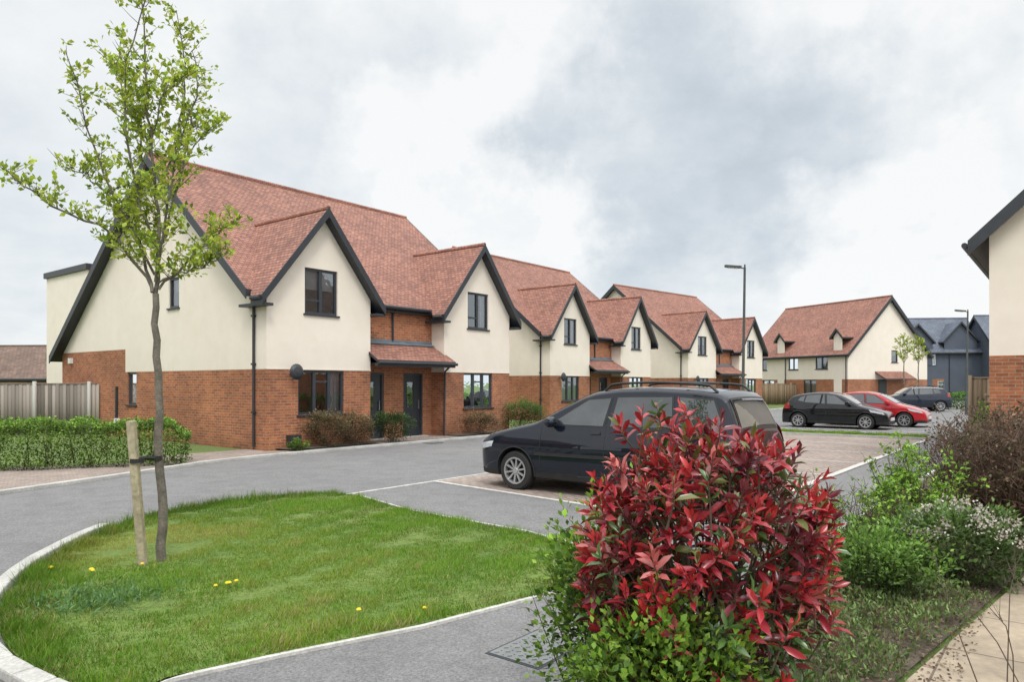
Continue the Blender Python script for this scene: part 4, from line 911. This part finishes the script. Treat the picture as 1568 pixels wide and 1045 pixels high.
def tree(name,x,y,h,r,n):
    e=empty(name); mb=MB(); mb.tube([(x,y,0),(x+.1,y,h*.3),(x,y+.1,h*.6)],[.25,.19,.1],8); LPn=[]
    for i in range(14):
        a=rng.uniform(0,6.28); q=rng.uniform(.3,.8)*r; p=Vector((x+math.cos(a)*q,y+math.sin(a)*q,h*rng.uniform(.45,.95))); mb.tube([(x,y,h*rng.uniform(.25,.5)),p],[.09,.03],5); LPn.append(p)
    mb.obj('trunk_and_limbs',[M_bark],e); k=rng.integers(0,14,n); P=np.array([tuple(p) for p in LPn])[k]+rng.normal(size=(n,3))*r*.22
    leaves('foliage',P,rng.normal(size=(n,3)),.3,.6,pal(n,[(.06,.12,.025),(.09,.16,.03)],.25),parent=e)
tree('unseen_broadleaf_tree',-22,-6,8,3,4000); tree('unseen_broadleaf_tree',-24,12,7.5,2.6,3500); tree('unseen_broadleaf_tree',-14,-22,9,3.2,4000)  # unseen trees, put in to darken what the van reflects
# ---------------------------------------------------------------- sky, sun
w=bpy.data.worlds.new('World'); scene.world=w; w.use_nodes=True; t=w.node_tree; bg=t.nodes['Background']
EL=52; sun_az=Vector((.25,-1,0)).normalized()
sk=t.nodes.new('ShaderNodeTexSky'); sk.sky_type='NISHITA'; sk.sun_disc=False; sk.sun_elevation=math.radians(EL); sk.sun_rotation=math.atan2(sun_az.x,sun_az.y)
g=coord(t,'Generated'); nz=t.nodes.new('ShaderNodeTexNoise'); nz.inputs['Scale'].default_value=4.2; nz.inputs['Detail'].default_value=9; nz.inputs['Roughness'].default_value=.6; t.links.new(g,nz.inputs['Vector'])
v1=t.nodes.new('ShaderNodeVectorMath'); v1.operation='SUBTRACT'; t.links.new(nz.outputs['Color'],v1.inputs[0]); v1.inputs[1].default_value=(.5,.5,.5)
v2=t.nodes.new('ShaderNodeVectorMath'); v2.operation='MULTIPLY_ADD'; t.links.new(v1.outputs[0],v2.inputs[0]); v2.inputs[1].default_value=(.75,.75,.75); t.links.new(g,v2.inputs[2])
sx=t.nodes.new('ShaderNodeSeparateXYZ'); t.links.new(g,sx.inputs[0])
zc=math_(t,'ADD',math_(t,'MAXIMUM',sx.outputs[2],0.),.2)
cb=t.nodes.new('ShaderNodeCombineXYZ'); t.links.new(math_(t,'DIVIDE',sx.outputs[0],zc),cb.inputs[0]); t.links.new(math_(t,'DIVIDE',sx.outputs[1],zc),cb.inputs[1])
n1=noise(t,cb.outputs[0],1.5,12,.62,.15); n2=noise(t,g,7,10,.62)
val=math_(t,'MULTIPLY_ADD',math_(t,'SUBTRACT',n1,.5),.6,.93); val=math_(t,'MULTIPLY_ADD',math_(t,'SUBTRACT',n2,.5),.34,val)
for d,wd,amp in (((.30,1,.24),18,-.32),((.52,1,.30),14,-.22),((.12,1,.36),10,-.12),((-.24,1,.36),14,-.2),((-.66,1,.2),15,-.16),((-.04,1,.30),9,.18),((.60,1,.15),10,.3),((-.15,1,.26),8,.15),((.35,1,.02),14,.2),((-.1,1,.6),14,.12),((.6,1,.5),16,.15)):
    d=Vector(d).normalized(); dp=t.nodes.new('ShaderNodeVectorMath'); dp.operation='DOT_PRODUCT'
    nv=t.nodes.new('ShaderNodeVectorMath'); nv.operation='NORMALIZE'; t.links.new(v2.outputs[0],nv.inputs[0]); t.links.new(nv.outputs[0],dp.inputs[0]); dp.inputs[1].default_value=d
    mr=t.nodes.new('ShaderNodeMapRange'); mr.interpolation_type='SMOOTHSTEP'; mr.inputs['From Min'].default_value=math.cos(math.radians(wd)); mr.inputs['From Max'].default_value=1.; mr.inputs['To Max'].default_value=amp; t.links.new(dp.outputs['Value'],mr.inputs['Value'])
    val=math_(t,'ADD',val,mr.outputs[0])
col=ramp(t,val,[(.3,(5.0,5.7,6.4)),(.58,(6.9,7.5,8.0)),(.80,(8.5,8.9,9.15)),(1.,(9.9,10.,10.))])
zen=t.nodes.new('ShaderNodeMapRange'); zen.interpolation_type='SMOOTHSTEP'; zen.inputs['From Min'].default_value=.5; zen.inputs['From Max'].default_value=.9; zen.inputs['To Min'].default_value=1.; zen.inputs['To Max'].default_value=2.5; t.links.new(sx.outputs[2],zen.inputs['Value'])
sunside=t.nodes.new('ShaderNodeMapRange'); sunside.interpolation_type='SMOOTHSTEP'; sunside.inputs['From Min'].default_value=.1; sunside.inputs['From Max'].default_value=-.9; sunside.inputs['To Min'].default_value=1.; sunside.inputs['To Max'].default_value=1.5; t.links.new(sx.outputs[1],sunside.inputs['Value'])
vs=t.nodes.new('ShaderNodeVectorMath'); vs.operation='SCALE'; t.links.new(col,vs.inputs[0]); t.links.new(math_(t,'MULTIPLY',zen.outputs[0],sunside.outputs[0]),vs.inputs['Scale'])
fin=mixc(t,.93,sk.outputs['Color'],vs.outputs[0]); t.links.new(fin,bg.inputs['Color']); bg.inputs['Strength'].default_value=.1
sd=bpy.data.lights.new('sun','SUN'); sd.energy=1.5; sd.angle=math.radians(14); sd.color=(1,.95,.9); so=bpy.data.objects.new('sun',sd); COL.objects.link(so)
dirv=Vector((sun_az.x*math.cos(math.radians(EL)),sun_az.y*math.cos(math.radians(EL)),math.sin(math.radians(EL)))); so.rotation_euler=dirv.to_track_quat('Z','Y').to_euler()
# ---------------------------------------------------------------- camera
cd=bpy.data.cameras.new('camera'); cam=bpy.data.objects.new('camera',cd); COL.objects.link(cam); scene.camera=cam
cd.sensor_width=36; cd.lens=25.26; cd.shift_y=.0417; cd.clip_end=3000; cd.clip_start=.05
cam.location=(0,0,1.8); cam.rotation_euler=(math.radians(90),0,0)
scene.view_settings.view_transform='Standard'; scene.view_settings.look='None'; scene.view_settings.exposure=0
